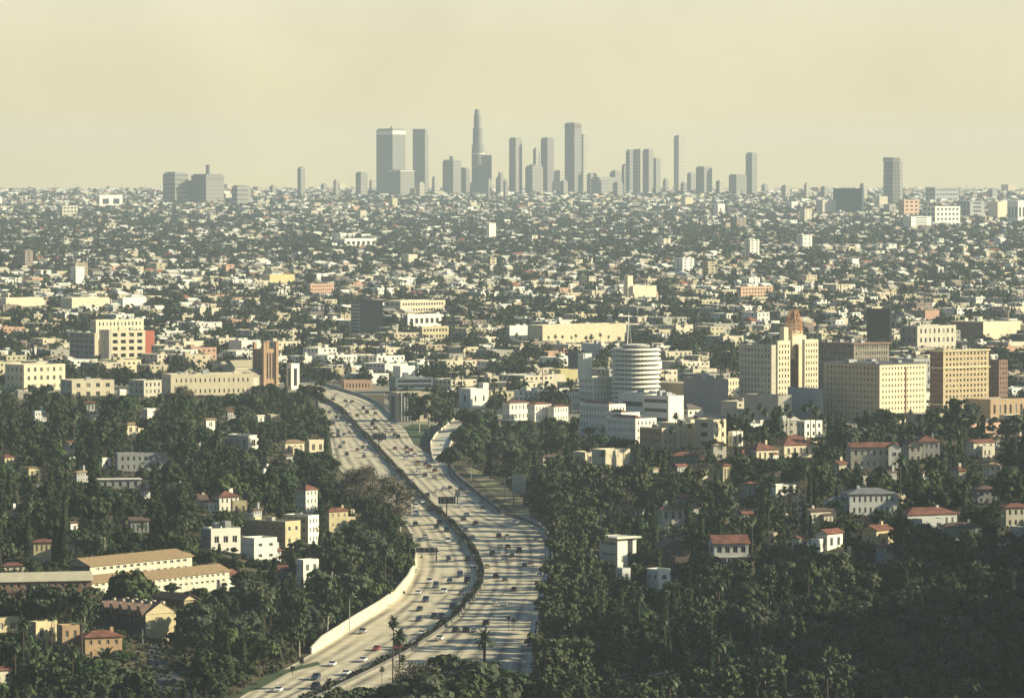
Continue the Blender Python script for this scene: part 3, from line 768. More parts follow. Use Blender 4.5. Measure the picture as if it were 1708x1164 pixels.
# apartment complex, left
def apt_balc(e, w, d, h):
    pass
B('apartment_building', 'dark gridded left wing of the white apartment complex', 'building', 108, 158, 164, 557, 612, a=30, wall=CREAM, wallL=mat('grid_frame', (.33, .33, .32)), floors=6, bx=0, by=5, ww=.8, wh=.72, frame=False, roofm=ROOFW, anchor='the gridded apartment wing')
B('apartment_building', 'blank middle wing of the white apartment complex', 'building', 158, 182, 186, 552, 616, a=30, wall=PALE, floors=5, bx=0, by=1, ww=.12, wh=.3, frame=False, wallL=CREAM, depth_m=12)
B('apartment_building', 'right wing of the white apartment complex with four columns of deep balconies', 'building', 180, 183, 240, 553, 610, a=30, wall=CREAM, floors=5, bx=4, by=0, ww=.62, wh=.52, depth_m=16, frame=False, roofm=ROOFW, depth=1.4, anchor='the white balcony apartments', roofbits=2)
B('apartment_building', 'brick red end block of the white apartment complex', 'building', 236, 238, 257, 553, 596, a=30, wall=REDB, wallL=REDB, floors=0, bx=0, by=0, depth_m=14, roofm=ROOFW)
B('apartment_building', 'long cream building rising behind the white apartment complex', 'building', 150, 160, 235, 535, 570, wall=CREAM, floors=3, bx=12, by=3, frame=False, roofbits=3)
B('cream_block', 'cream walled block at the far left among dark trees', 'building', 4, 40, 104, 610, 652, wall=CREAM, floors=3, bx=6, by=4, frame=True, anchor='the cream block at the far left')
B('cream_block', 'cream building with a wide low roof below the apartment complex', 'building', 96, 120, 188, 636, 664, a=25, wall=CREAM, wallL=PALE, floors=2, bx=4, by=2, roofm=GRAVEL, roofbits=1)
B('long_building', 'long cream building with a row of small windows right of the church steps', 'building', 266, 285, 420, 626, 662, a=22, wall=CREAM, floors=2, bx=16, by=2, ww=.3, wh=.35, frame=False, roofm=ROOFW, roofbits=5, anchor='the long cream building', wallL=PALE)
B('cream_block', 'narrow grey house front left of the long cream building', 'building', 212, 240, 268, 636, 670, a=40, wall=PALE, floors=3, bx=4, by=3, frame=False)
# church
def church():
    x, y, z = GP(443, 652); mpp = y/F; a = R(40)
    e = empty('church', (x, y, z), a); tag(e, 'brown stone church with a square pinnacled tower and a long sloping nave roof', 'church')
    s_ = 13*mpp; h = 82*mpp
    m = MB(); m.box(-s_, s_, -s_, s_, -1, h*.86, mat('church_stone', (.34, .22, .13), var=.15))
    for sx in (-1, 1):
        for sy in (-1, 1): m.box(sx*s_-.9, sx*s_+.9, sy*s_-.9, sy*s_+.9, -1, h, mat('church_stone', (.34, .22, .13)), None)
    m.build('bell_tower', e)
    for k in (-1, 0, 1):
        w_ = MB(); w_.box(k*s_*.45-.5, k*s_*.45+.5, -s_-.12, -s_+.1, h*.25, h*.78, GLASS); w_.build('window', e)
        w_ = MB(); w_.box(-s_-.12, -s_+.1, k*s_*.45-.5, k*s_*.45+.5, h*.25, h*.78, GLASS); w_.build('window', e)
    n = MB(); n.box(-46*mpp*1.3, -s_, -s_*.8, s_*1.3, -1, h*.32, PALE); gable_fill(n, 46*mpp*1.3-s_, s_*2.1, h*.32, PALE, .75, 'x', -(46*mpp*1.3+s_)/2, s_*.25); n.build('nave', e)
    rf = roof_mesh('gable', 46*mpp*1.3-s_, s_*2.1, h*.32, mat('slate_roof', (.33, .28, .19), var=.12), .5, .78, 'x'); rf.v = [(p[0]-(46*mpp*1.3+s_)/2, p[1]+s_*.25, p[2]) for p in rf.v]; rf.build('nave_roof', e)
    protect(372, 460, 566, 640, y-20, 1); ANCH.append((440, 605, 'the brown church tower')); FOOT.append((x, y, 12, y)); FOOT.append((x-12, y-6, 14, y))
church()
B('stone_hall', 'cream church hall with a steep bright roof left of the church', 'building', 376, 392, 432, 612, 646, wall=PALE, floors=1, bx=5, by=1, roof='gable', roofm=mat('slate_roof', (.33, .28, .19)), pitch=.8, frame=False)
B('arched_building', 'white building with one tall dark arch at the head of the freeway', 'building', 478, 486, 499, 608, 650, wall=WHITE, floors=1, bx=1, by=1, ww=.45, wh=.7, frame=False, anchor='the white arched building')
B('office_building', 'long low office building banded with dark glass right of the freeway bend', 'building', 656, 660, 722, 632, 656, a=15, wall=mat('bluegrey_panel', (.17, .20, .21)), floors=3, bx=1, by=0, ww=.98, wh=.6, frame=False, glass=GLASSB, roofm=ROOFW, depth_m=16, anchor='the dark banded office', roofbits=2)
def fins(e, w, d, h):
    for i in range(5):
        m = MB(); u = -w/2+2+i*(w*.45)/5; m.box(u, u+.5, -d/2-1.2, -d/2-.1, .5, h+.6, STEEL); m.build('fin', e)
B('parking_deck', 'grey parking deck with dark vertical screens beside the right freeway wall', 'building', 648, 662, 718, 656, 704, a=25, wall=mat('deck_tan', (.40, .34, .25)), wallL=GREYW, floors=1, bx=4, by=1, ww=.5, wh=.8, frame=False, roofm=GRAVEL, extra=fins, anchor='the screened parking deck')
B('cream_hall', 'bright white hall with a curved roof line beyond the banded office', 'building', 655, 668, 692, 612, 634, wall=WHITE, floors=0, bx=0, by=0, roofm=ROOFW)
B('white_house', 'white cubic building with a square tower right of the screened deck', 'building', 765, 785, 815, 650, 680, wall=WHITE, floors=1, bx=2, by=1, ww=.2, wh=.3, frame=False, roofm=ROOFW, extra=lambda e, w, d, h: (lambda m: (m.box(w*.2, w*.5, -d*.5, -d*.1, h, h+3.5, WHITE), m.build('tower', e)))(MB()), anchor='the white cubic house')
B('motel', 'low orange walled motel at the far bend of the freeway', 'building', 570, 574, 620, 636, 650, a=12, wall=PINK, floors=1, bx=8, by=0, depth_m=10, frame=False, roofm=GRAVEL)
for i, (xl, xc, xr, yt, yb, lb) in enumerate([(838, 850, 884, 672, 702, 'leftmost'), (880, 892, 920, 674, 704, 'middle'), (914, 924, 948, 678, 704, 'rightmost')]):
    B('villa', 'cream spanish villa with a thin red tile roof, '+lb+' of three above the dark hedge', 'house', xl, xc, xr, yt, yb, wall=WHITE, floors=2, bx=5, by=3, roof='hip', roofm=TILE, pitch=.25, anchor=None if i else 'the red roofed villas', ww=.4, wh=.5)
B('shop_building', 'small cream building with dark shop openings left of the white stair tower', 'building', 944, 950, 968, 656, 682, wall=WHITE, floors=2, bx=4, by=1, frame=False)
B('billboard_building', 'building painted with a blank yellow wall left of the stair tower', 'building', 933, 935, 970, 618, 640, a=30, wall=YELL, floors=0, bx=0, by=0, depth_m=14)
B('grey_slab', 'dark grey windowless slab left of the white stair tower', 'building', 948, 984, 988, 590, 632, a=35, wall=mat('slate_panel', (.11, .13, .13)), floors=0, bx=0, by=0)
# blocks in front of the stepped hotel and behind the palms
B('apartment_building', 'tan apartment block with pairs of dark windows below the stepped hotel', 'building', 1068, 1104, 1134, 716, 756, hilly=True, wall=CREAM, wallL=TAN, floors=3, bx=3, by=6, ww=.5, wh=.5, roofm=ROOFW, roofbits=3, frame=True)
B('apartment_building', 'cream flat block sunlit between palms right of the tan apartment block', 'building', 1132, 1137, 1182, 708, 750, hilly=True, wall=CREAM, floors=3, bx=4, by=1, ww=.14, wh=.25, roofm=ROOFW, roofbits=3, depth_m=14, frame=False)
B('apartment_building', 'pale flat building between the palms above the red roofed complex', 'building', 1184, 1190, 1212, 702, 748, hilly=True, wall=CREAM, floors=3, bx=2, by=1, frame=False, depth_m=12)
B('cream_block', 'white low building glimpsed behind the palm row, left part', 'building', 1215, 1222, 1240, 722, 745, hilly=True, wall=WHITE, floors=1, bx=2, by=1, frame=False)
B('cream_block', 'white low building glimpsed behind the palm row, right part', 'building', 1330, 1342, 1374, 704, 730, wall=WHITE, wallL=PALE, floors=2, bx=3, by=2, frame=False)
B('long_building', 'low tan building with a flat roof beside the golden tower', 'building', 1646, 1652, 1716, 668, 698, wall=TAN, floors=1, bx=6, by=0, depth_m=18, frame=False)
# mid plain blocks that stand out
for nm, lb, xl, xc, xr, yt, yb, wm, fl_, bx in [
    ('warehouse', 'very long pale yellow warehouse behind the row of palms left of the spire', 880, 905, 1045, 544, 574, mat('pale_yellow_shed', (.52, .46, .30)), 0, 0),
    ('warehouse', 'white warehouse at the left end of the long yellow warehouse', 844, 850, 895, 545, 572, WHITE, 0, 0),
    ('apartment_building', 'cream block with a tall narrow tower beyond the long yellow warehouse', 1040, 1056, 1096, 478, 500, CREAM, 0, 0),
    ('slender_tower', 'slender cream tower far beyond the round tower', 1041, 1047, 1056, 461, 500, CREAM, 0, 0),
    ('slender_tower', 'white tapering tower in the hazy middle distance left of centre', 811, 816, 827, 373, 402, WHITE, 0, 0),
    ('long_building', 'pink brick block in front of the yellow roofed shed', 513, 518, 556, 475, 492, PINK, 3, 10),
    ('long_building', 'long cream building right of the dark glass tower', 640, 668, 742, 503, 522, CREAM, 2, 16),
    ('long_building', 'white arcaded building below the long cream one right of the glass tower', 672, 680, 735, 526, 545, WHITE, 1, 6),
    ('long_building', 'long white building under the dark trees at the middle left distance', 555, 575, 628, 399, 412, WHITE, 1, 6),
    ('long_building', 'row of pink and cream blocks on the right middle distance', 1224, 1236, 1292, 480, 497, PINK, 3, 10),
    ('shed', 'low shed with a mustard yellow roof in the middle distance at left', 436, 450, 490, 459, 472, YELL, 0, 0),
    ('warehouse', 'broad cream warehouse far left with a curved front', 98, 120, 182, 498, 514, CREAM, 0, 0),
    ('warehouse', 'white twin drum building right of the broad cream warehouse', 194, 205, 242, 498, 514, WHITE, 0, 0),
    ('warehouse', 'flat cream warehouse at the left frame edge below mid height', 0, 10, 72, 498, 512, CREAM, 0, 0),
    ('long_building', 'yellow building with palms right of the glass tower', 700, 704, 748, 546, 566, YELS, 2, 8),
    ('house_block', 'white block crowned by trees beside the grey studio', 1620, 1640, 1705, 540, 562, CREAM, 0, 0),
    ('white_block', 'white blocks stepping up beneath the hazy right skyline', 1540, 1560, 1605, 345, 378, WHITE, 4, 6),
    ('white_block', 'banded white building beneath the tapering tower on the right skyline', 1508, 1520, 1556, 362, 382, WHITE, 5, 1),
    ('office_block', 'dark slab in the haze left of the banded white building', 1393, 1437, 1441, 315, 358, mat('navy_slab', (.035, .05, .06)), 0, 0),
    ('office_block', 'cream hazy block left of the dark slab on the right', 1362, 1372, 1396, 334, 358, PALE, 0, 0),
    ('office_block', 'brown and cream pair of blocks in the haze on the right', 1500, 1508, 1535, 334, 360, PINK, 4, 3),
    ('office_block', 'grey columned block in the haze on the right', 1545, 1560, 1602, 313, 336, GREYW, 3, 8),
    ('office_block', 'dark rounded block in the haze near the right edge', 1602, 1618, 1644, 336, 362, GREYW, 4, 1),
    ('office_block', 'cream hazy block near the right edge', 1650, 1664, 1682, 337, 366, CREAM, 0, 0),
    ('office_block', 'dark and white striped block at the right edge of the haze', 1682, 1698, 1712, 336, 372, WHITE, 1, 2),
    ('office_block', 'white framed block with a dark window wall in the left haze', 160, 166, 202, 326, 346, WHITE, 1, 2),
    ('office_block', 'cream hazy block on the left below the white framed one', 96, 104, 128, 344, 362, PALE, 3, 4)]:
    B(nm, lb, 'building', xl, xc, xr, yt, yb, wall=wm, floors=fl_, bx=bx, by=3 if bx else 0, frame=False, parts=False, ww=.6, wh=.45, roofm=ROOFW, wallL=GREYW if wm in (WHITE,) and yt > 520 else None, prot=.9)
ANCH += [(950, 556, 'the long yellow warehouse'), (1048, 480, 'the slender cream tower'), (818, 388, 'the white tapering tower'), (535, 483, 'the pink brick block'), (140, 506, 'the broad cream warehouse'),
         (690, 512, 'the long cream roofline'), (1258, 488, 'the row of pink blocks'), (462, 465, 'the mustard roofed shed'), (1417, 336, 'the dark hazy slab'), (590, 406, 'the long white building')]

# ------------------------------------------------------------------ skyline
def stripes(name, c1, c2, sx, sz):
    if name in MATS: return MATS[name]
    m = bpy.data.materials.new(name); m.use_nodes = True; t = m.node_tree; b = t.nodes['Principled BSDF']; b.inputs['Roughness'].default_value = .5
    g = N(t, 'ShaderNodeTexCoord'); s_ = N(t, 'ShaderNodeSeparateXYZ'); t.links.new(g.outputs['Object'], s_.inputs[0])
    ad = N(t, 'ShaderNodeMath', operation='ADD'); t.links.new(s_.outputs[0], ad.inputs[0]); t.links.new(s_.outputs[1], ad.inputs[1])
    fs_ = []
    for src, k in ((ad.outputs[0], sx), (s_.outputs[2], sz)):
        mu = N(t, 'ShaderNodeMath', operation='MULTIPLY'); mu.inputs[1].default_value = 1/k; fr_ = N(t, 'ShaderNodeMath', operation='FRACT'); gt = N(t, 'ShaderNodeMath', operation='GREATER_THAN'); gt.inputs[1].default_value = .45
        t.links.new(src, mu.inputs[0]); t.links.new(mu.outputs[0], fr_.inputs[0]); t.links.new(fr_.outputs[0], gt.inputs[0]); fs_.append(gt)
    mm = N(t, 'ShaderNodeMath', operation='MULTIPLY'); t.links.new(fs_[0].outputs[0], mm.inputs[0]); t.links.new(fs_[1].outputs[0], mm.inputs[1])
    mi = N(t, 'ShaderNodeMix', data_type='RGBA'); mi.inputs[6].default_value = (*c1, 1); mi.inputs[7].default_value = (*c2, 1); t.links.new(mm.outputs[0], mi.inputs[0]); t.links.new(mi.outputs[2], b.inputs['Base Color'])
    MATS[name] = m; return m
SKD = stripes('dark_curtain_wall', (.17, .155, .125), (.07, .075, .08), 4, 8); SKM = stripes('grey_curtain_wall', (.20, .18, .145), (.08, .085, .085), 4, 8); SKL = stripes('pale_curtain_wall', (.34, .30, .22), (.12, .12, .11), 4, 8)
SKV = stripes('ribbed_curtain_wall', (.18, .165, .13), (.06, .065, .07), 7, 1e5)
SKV2 = stripes('banded_curtain_wall', (.20, .18, .14), (.07, .075, .075), 1e5, 9)
def tower_sky(label, xl, xc, xr, yt, D, m, parts=(), a=40, name='skyscraper', anchor=None, group=None):
    x, y = (xc-854)/F*D, D; z = base(y); mpp = y/F; ar = R(a)
    w = max(4, (xr-xc)*mpp/math.cos(ar)); d = max(4, (xc-xl)*mpp/math.sin(ar)); yb = proj(x, y, z)[1]; h = (yb-yt)*mpp
    if m is SKD: m = rnd.choice([SKD, SKV, SKV2])
    e = empty(name, (x+math.cos(ar)*w/2-math.sin(ar)*d/2, y+math.sin(ar)*w/2+math.cos(ar)*d/2, z), ar); tag(e, label, 'skyscraper' if h > 60 else 'building', group)
    b = MB(); b.box(-w/2, w/2, -d/2, d/2, -2, h, m, ROOFW); b.build('shaft', e)
    b = MB(); b.box(-w/2+2, w/2-2, -d/2+2, d/2-2, h, h+3, m, ROOFW); b.build('crown', e)
    for (nm, fx0, fx1, fy0, fy1, dz0, dz1, mm) in parts:
        b = MB(); b.box(-w/2+w*fx0, -w/2+w*fx1, -d/2+d*fy0, -d/2+d*fy1, h+dz0, h+dz1, mm, ROOFW); b.build(nm, e)
    if anchor: ANCH.append(((xl+xr)/2, (yt+325)/2, anchor))
    return e
T = tower_sky
T('broad twin faced skyscraper, leftmost of the tall downtown towers', 627, 655, 676, 217, 11300, SKD, (('top_band', -.01, 1.01, -.01, 1.01, -11, -2, WHITE), ('mast', .4, .45, .4, .45, 3, 9, DARK)), anchor='the leftmost tall downtown tower')
T('low dark block with a bright roof at the foot of the leftmost skyscraper', 648, 668, 691, 286, 10900, SKM, (('roof_slab', -.02, 1.02, -.02, 1.02, 0, 1.5, WHITE),))
T('dark skyscraper with a chamfered right shoulder, second tall tower from the left', 688, 709, 715, 224, 11400, SKD, (('shoulder', 0, .55, .0, 1, 0, 12, SKD),))
T('squat grey tower with a small rooftop knob left of the spired skyscraper', 738, 756, 769, 269, 11350, SKM, (('knob', .4, .65, .4, .65, 0, 12, SKM),))
T('lower grey block attached right of the squat tower with a knob', 764, 774, 783, 282, 11450, SKD)
def crown_tower():
    D = 11500; x = (797-854)/F*D; z = base(D); mpp = D/F; Z = lambda py: (proj(x, D, z)[1]-py)*mpp
    e = empty('skyscraper', (x, D, z)); tag(e, 'tallest stepped round topped skyscraper of the skyline', 'skyscraper')
    for nm, r, z0, z1, cx in (('lower_shaft', 10.5, -2, Z(242), 0), ('middle_shaft', 8.6, Z(242), Z(214), 0), ('upper_shaft', 6.4, Z(214), Z(192), -.5), ('crown', 4.6, Z(192), Z(183), -1)):
        b = MB(); b.cyl(cx*mpp, 0, z0, z1, r*mpp, r*mpp*.97, 20, SKM); b.build(nm, e)
    b = MB(); b.box(-4*mpp, 23*mpp, -12, 24, -2, Z(259), SKM); b.build('side_block', e)
    b = MB(); b.cyl(0, 0, Z(258), Z(256), 11*mpp, 11*mpp, 20, WHITE); b.build('ledge', e)
    ANCH.append((797, 230, 'the tallest stepped skyscraper'))
crown_tower()
T('little pointed tower right of the tallest skyscraper', 827, 835, 843, 297, 11300, SKM, (('peak', .25, .75, .25, .75, 0, 13, SKM),))
T('slim dark flat topped skyscraper right of the tallest one', 849, 860, 871, 232, 11400, SKD)
T('pinkish grey stepped tower between the two slim dark skyscrapers', 889, 894, 900, 249, 11600, SKL)
T('low wide stepped block at the foot of the pinkish tower', 876, 888, 906, 279, 11350, SKM, (('step', .3, 1, .2, .9, 0, 6, SKM),))
T('slim dark skyscraper joined to a wide stepped block, fourth tall tower', 902, 913, 924, 232, 11450, SKD)
T('faint pale block between two dark skyscrapers right of centre', 924, 934, 944, 286, 11700, SKL)
T('tall dark skyscraper with a slim shoulder on its right side', 942, 958, 970, 207, 11400, SKD, (('top_band', -.01, 1.01, -.01, 1.01, -9, -2, BROWN),), anchor='the tall shouldered skyscraper')
T('slender shoulder tower hugging the tall dark skyscraper', 968, 973, 979, 226, 11600, SKL)
T('low grey block right of the tall shouldered skyscraper', 979, 985, 996, 291, 11300, SKM)
T('long low arched roof hall right of the shouldered skyscraper', 986, 1000, 1029, 298, 11100, SKM)
T('small block with a pediment left of the twin front tower', 1017, 1026, 1037, 288, 11500, SKM, (('peak', .2, .8, .2, .8, 0, 5, SKM),))
T('stepped dark tower left of the pale banded one', 1044, 1050, 1058, 252, 11450, SKD)
T('pale banded skyscraper in the right hand cluster', 1056, 1068, 1076, 251, 11400, SKL)
T('dark skyscraper at the right of the pale banded one', 1072, 1082, 1090, 251, 11300, SKD)
T('lower dark block stepping down right of the banded pair', 1086, 1094, 1102, 266, 11350, SKM)
T('small dark block at the left foot of the banded pair', 1037, 1041, 1047, 276, 11300, SKM)
T('faint pale slim tower standing alone right of the cluster', 1124, 1132, 1143, 228, 11900, SKL, anchor='the faint pale slim tower')
T('tiny grey tower right of the faint pale slim one', 1146, 1152, 1160, 290, 11500, SKM)
T('squat grey tower between the pale slim one and the right pair', 1161, 1174, 1188, 280, 11300, SKM)
T('low brown grey block left of the lone dark tower on the right', 1216, 1228, 1246, 293, 11200, SKD)
T('lone dark narrow tower on the right of downtown', 1244, 1254, 1263, 257, 11300, SKD, anchor='the lone dark tower')
def flared():
    D = 9800; x = (1489-854)/F*D; z = base(D); mpp = D/F
    e = empty('skyscraper', (x, D, z), R(40)); tag(e, 'flared grey tower with a wide top far to the right', 'skyscraper')
    Z = lambda py: (proj(x, D, z)[1]-py)*mpp
    b = MB(); b.cyl(0, 0, -2, Z(270), 17*mpp, 15.5*mpp, 8, SKM); b.build('shaft', e)
    b = MB(); b.cyl(0, 0, Z(270), Z(263), 17*mpp, 17*mpp, 8, SKL); b.build('crown', e)
    ANCH.append((1489, 290, 'the flared grey tower'))
flared()
T('long dark hospital block on the left horizon', 270, 292, 313, 291, 9900, SKD, (('step', .1, .8, .1, .8, 0, 5, SKM),), anchor='the hospital block on the left horizon')
T('dark block with a tall spire on the left horizon', 318, 344, 372, 293, 9900, SKM, (('spire', .44, .56, .44, .56, 0, 22, DARK), ('shelf', -.02, 1.02, -.02, 1.02, -8, 0, SKD)))
T('low block joining the two dark blocks on the left horizon', 300, 310, 330, 303, 9950, SKM)
T('small grey tower left of downtown', 496, 502, 509, 281, 10900, SKM, anchor='the small grey tower left of downtown')
T('short dark tower left of the leftmost skyscraper', 593, 602, 613, 289, 11000, SKM)
T('grey slab low on the horizon right of the hospital', 386, 396, 418, 312, 9600, SKD)
for i, (px, w_, h_) in enumerate([(725, 9, 296), (790, 12, 305), (815, 8, 300), (843, 7, 303), (1003, 10, 304), (1110, 9, 300), (1200, 12, 303), (1275, 10, 309), (1310, 14, 311), (1345, 8, 307), (560, 8, 302), (540, 10, 308), (455, 9, 311), (1375, 13, 313), (1440, 12, 308), (620, 8, 302), (700, 14, 306), (940, 12, 303), (1030, 16, 306), (1140, 10, 306), (60, 14, 318), (130, 18, 316), (215, 14, 315), (1600, 12, 316), (1655, 16, 318)]):
    o = T('x', px-w_/2, px, px+w_/2*1.2, h_, 11000+rnd.uniform(-500, 900), rnd.choice([SKM, SKL, SKD]), name='distant_block', group='small hazy blocks on the horizon'); GEN.append((o, 'hazy block', rnd.choice(['small']), px, h_))


# ------------------------------------------------------------------ hillside houses
def Hs(label, xl, xc, xr, yt, yb, a=25, wall=WHITE, roof='hip', rm=TILE, fl_=2, bx=4, by=2, pitch=.35, chim=0, anchor=None, prot=.78, name='house', cat='house', **kw):
    if roof in ('hip', 'gable') and 'extra' not in kw and cat == 'house':
        def wing(e, w, d, h):
            if w < 6.5 or h < 3.2: return
            k = rnd.random(); ww, dd, hh = w*rnd.uniform(.35, .5), d*rnd.uniform(.55, .75), h*rnd.uniform(.55, .72)
            cx, cy = (w/2+ww/2-.2, d*.1) if k < .45 else ((-w/2-ww/2+.2, d*.1) if k < .8 else (w*rnd.uniform(-.15, .2), -d/2-dd/2+.3))
            volume(e, ww, dd, hh, cx=cx, cy=cy, wall=wall, roof=rnd.choice([roof, 'hip', 'flat']), roofm=rm, floors=1, bx=2, by=1, pitch=pitch, over=.45)
            if rnd.random() < .6:
                c = MB(); x_ = rnd.choice([-1, 1])*w*.3; c.box(x_-.45, x_+.45, -.4, .4, h-.3, h+d*.5*pitch+1.1, wall); c.build('chimney', e)
        kw['extra'] = wing
    return B(name, label, cat, xl, xc, xr, yt, yb, a=a, hilly=True, wall=wall, roof=roof, roofm=rm, floors=fl_, bx=bx, by=by, pitch=pitch, chim=chim, anchor=anchor, prot=prot, over=.6, **kw)
WBLUE = mat('shaded_white_stucco', (.50, .50, .46), var=.08)  # white stucco with shade put into its colour
# right slope
def front_gable(e, w, d, h):
    m = MB(); m.box(w*.28, w*.5+.8, -d/2-1.6, -d/2-.01, -3, h, WHITE); m.tri((w*.28, -d/2-1.6, h), (w*.5+.8, -d/2-1.6, h), (w*.39+.4, -d/2-1.6, h+w*.08), WHITE); o = m.build('gabled_bay', e)
    r = MB(); a_, b_, c_ = w*.28-.3, w*.5+1.1, w*.39+.4; y0, y1 = -d/2-1.9, -d/2+3
    r.quad((a_, y0, h-.2), (c_, y0, h+w*.08+.1), (c_, y1, h+w*.08+.1), (a_, y1, h-.2), TILE); r.quad((c_, y0, h+w*.08+.1), (b_, y0, h-.2), (b_, y1, h-.2), (c_, y1, h+w*.08+.1), TILE); r.build('tile_roof', o)
    for z in (h*.15, h*.6): link('window', window_mesh(1.3, 1.6), o, (w*.39+.4, -d/2-1.62, z))
Hs('pale mansion with a thin red roof, arched door bay and right hand gable ', 1416, 1419, 1499, 746, 782, a=6, roof='gable', bx=7, by=2, pitch=.28, wall=PALE, depth_m=11, anchor='the pale gabled mansion', extra=front_gable)
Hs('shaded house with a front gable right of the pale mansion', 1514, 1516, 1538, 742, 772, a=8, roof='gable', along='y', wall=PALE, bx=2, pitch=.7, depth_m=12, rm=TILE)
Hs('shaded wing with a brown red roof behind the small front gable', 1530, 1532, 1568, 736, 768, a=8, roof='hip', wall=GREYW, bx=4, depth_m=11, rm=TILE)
Hs('long low villa complex under red hip roofs below the palm row, main block', 1290, 1308, 1366, 742, 764, a=32, wall=CREAM, roof='hip', bx=5, by=3, fl_=1, anchor='the red hip roofed complex', pitch=.4)
Hs('left wing of the red hip roofed complex with a white gable end', 1236, 1262, 1300, 750, 770, a=32, wall=CREAM, roof='hip', bx=4, by=3, fl_=1, pitch=.4)
Hs('small rear block of the red roofed complex with a terracotta hip', 1296, 1312, 1352, 734, 750, a=32, wall=CREAM, roof='hip', bx=3, by=2, fl_=1, prot=.3, pitch=.4)
Hs('sunlit white cottage with a flat roof in the trees left of the grey roofed house', 1291, 1294, 1329, 812, 829, a=30, wall=WHITE, roof='flat', rm=ROOFW, bx=3, by=1, fl_=1, depth_m=8, anchor='the sunlit white cottage')
Hs('house under a faded red roof beside tall cypresses', 1236, 1246, 1266, 808, 832, a=30, wall=GREYW, bx=2, by=2, fl_=1)
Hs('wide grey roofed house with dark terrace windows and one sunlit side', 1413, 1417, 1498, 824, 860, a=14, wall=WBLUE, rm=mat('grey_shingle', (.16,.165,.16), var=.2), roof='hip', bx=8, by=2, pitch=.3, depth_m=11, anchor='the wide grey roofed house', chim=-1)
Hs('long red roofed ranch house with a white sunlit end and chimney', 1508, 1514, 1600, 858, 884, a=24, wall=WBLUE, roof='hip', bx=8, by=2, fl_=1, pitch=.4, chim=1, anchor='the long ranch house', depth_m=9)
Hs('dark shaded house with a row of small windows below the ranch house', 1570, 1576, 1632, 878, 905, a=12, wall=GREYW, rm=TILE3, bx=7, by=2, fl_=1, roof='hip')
Hs('low house with brown shingle roofs beyond the white gabled one', 1343, 1352, 1396, 852, 876, a=30, wall=PALE, rm=TILE3, roof='gable', bx=4, by=2, fl_=1)
Hs('red roofed house cut by the right edge of the picture', 1668, 1678, 1722, 846, 880, a=18, wall=PALE, bx=4, by=2, pitch=.3)
Hs('house with an orange red roof and a yellow gable end', 1440, 1462, 1491, 884, 908, a=48, wall=YELS, roof='gable', along='x', bx=2, by=3, fl_=1, pitch=.45, anchor='the yellow gable end', chim=1)
Hs('small lower wing with a red lean roof beneath the yellow gable end', 1462, 1474, 1492, 912, 945, a=40, wall=PALE, wallL=GREYW, roof='hip', bx=1, by=2)
Hs('white sunlit gabled house with a dark red roof sloping left', 1362, 1380, 1408, 890, 918, a=52, wall=WHITE, roof='gable', bx=2, by=3, fl_=1, pitch=.5, anchor='the white sunlit gable')
Hs('little white gabled garage left of the white sunlit gable', 1322, 1334, 1352, 898, 916, a=50, wall=WHITE, roof='gable', bx=1, by=2, fl_=1, pitch=.45)
Hs('house with a pointed gable at the far right under dark trees', 1612, 1624, 1662, 738, 764, a=35, wall=PALE, bx=3, by=2, roof='gable', rm=TILE)
Hs('low brown roofed house above the ranch house near the right edge', 1640, 1650, 1672, 776, 800, a=30, wall=PALE, rm=TILE2, bx=2, by=2)
Hs('dim house with small windows beneath dark trees left of the right edge', 1625, 1630, 1664, 816, 840, a=10, wall=GREYW, rm=TILE3, bx=3, by=2)
def slot(e, w, d, h):
    m = MB(); m.box(w*.05, w*.30, -d/2-.12, -d/2+.05, 0, h-.2, BLACKC); m.build('stair_slot', e)
    m = MB(); m.box(-w/2-1.5, w/2+1, -d/2-1.5, d/2+1, h, h+.5, ROOFW); m.build('roof_slab', e)
Hs('modern white flat roofed house with a dark vertical slot', 1000, 1030, 1062, 898, 952, a=40, wall=WHITE, wallL=WBLUE, roof='flat', rm=ROOFW, bx=0, by=1, fl_=3, ww=.85, wh=.28, extra=slot, anchor='the modern white house', glass=GLASS)
Hs('brown timber house with a broad front gable', 1103, 1106, 1152, 912, 950, a=10, wall=mat('brown_timber', (.16, .12, .09), var=.2, scale=2, stretch=(3,3,.3)), roof='gable', along='y', rm=TILE3, pitch=.45, bx=3, fl_=1, bot=.3, depth_m=13, anchor='the brown gabled house')
def stilts(e, w, d, h):
    m = MB(); m.box(-w/2-.3, w/2+.3, -d/2-1.6, -d/2-.03, h*.45, h*.45+.25, FRAMEW)
    for i in range(7): u = -w/2+w*i/6; m.bar((u, -d/2-1.5, h*.45), (u, -d/2-1.5, h*.45+1.2), .06, FRAMEW)
    m.bar((-w/2, -d/2-1.5, h*.45+1.2), (w/2, -d/2-1.5, h*.45+1.2), .06, FRAMEW); m.build('balcony', e)
    for i in range(4):
        u = -w/2+.5+(w-1)*i/3; p = MB(); p.box(u-.2, u+.2, -d/2-1.5, -d/2-1.1, -6, h*.45, FRAMEW); p.build('stilt', e)
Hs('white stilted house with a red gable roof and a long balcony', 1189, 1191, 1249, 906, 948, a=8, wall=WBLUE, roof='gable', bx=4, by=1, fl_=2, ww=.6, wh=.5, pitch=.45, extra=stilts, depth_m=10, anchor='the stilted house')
Hs('two storey spanish house with tall arched windows and a red corner roof', 1098, 1104, 1142, 848, 894, a=15, wall=PALE, roof='hip', bx=3, by=1, fl_=2, ww=.5, wh=.55, pitch=.3, chim=-1, anchor='the arched spanish house')
Hs('small white cubic house with its right side in sun below the brown gable', 1078, 1098, 1119, 952, 996, a=40, wall=WHITE, wallL=WBLUE, roof='flat', rm=ROOFW, bx=1, by=2, fl_=2, ww=.4, wh=.35)
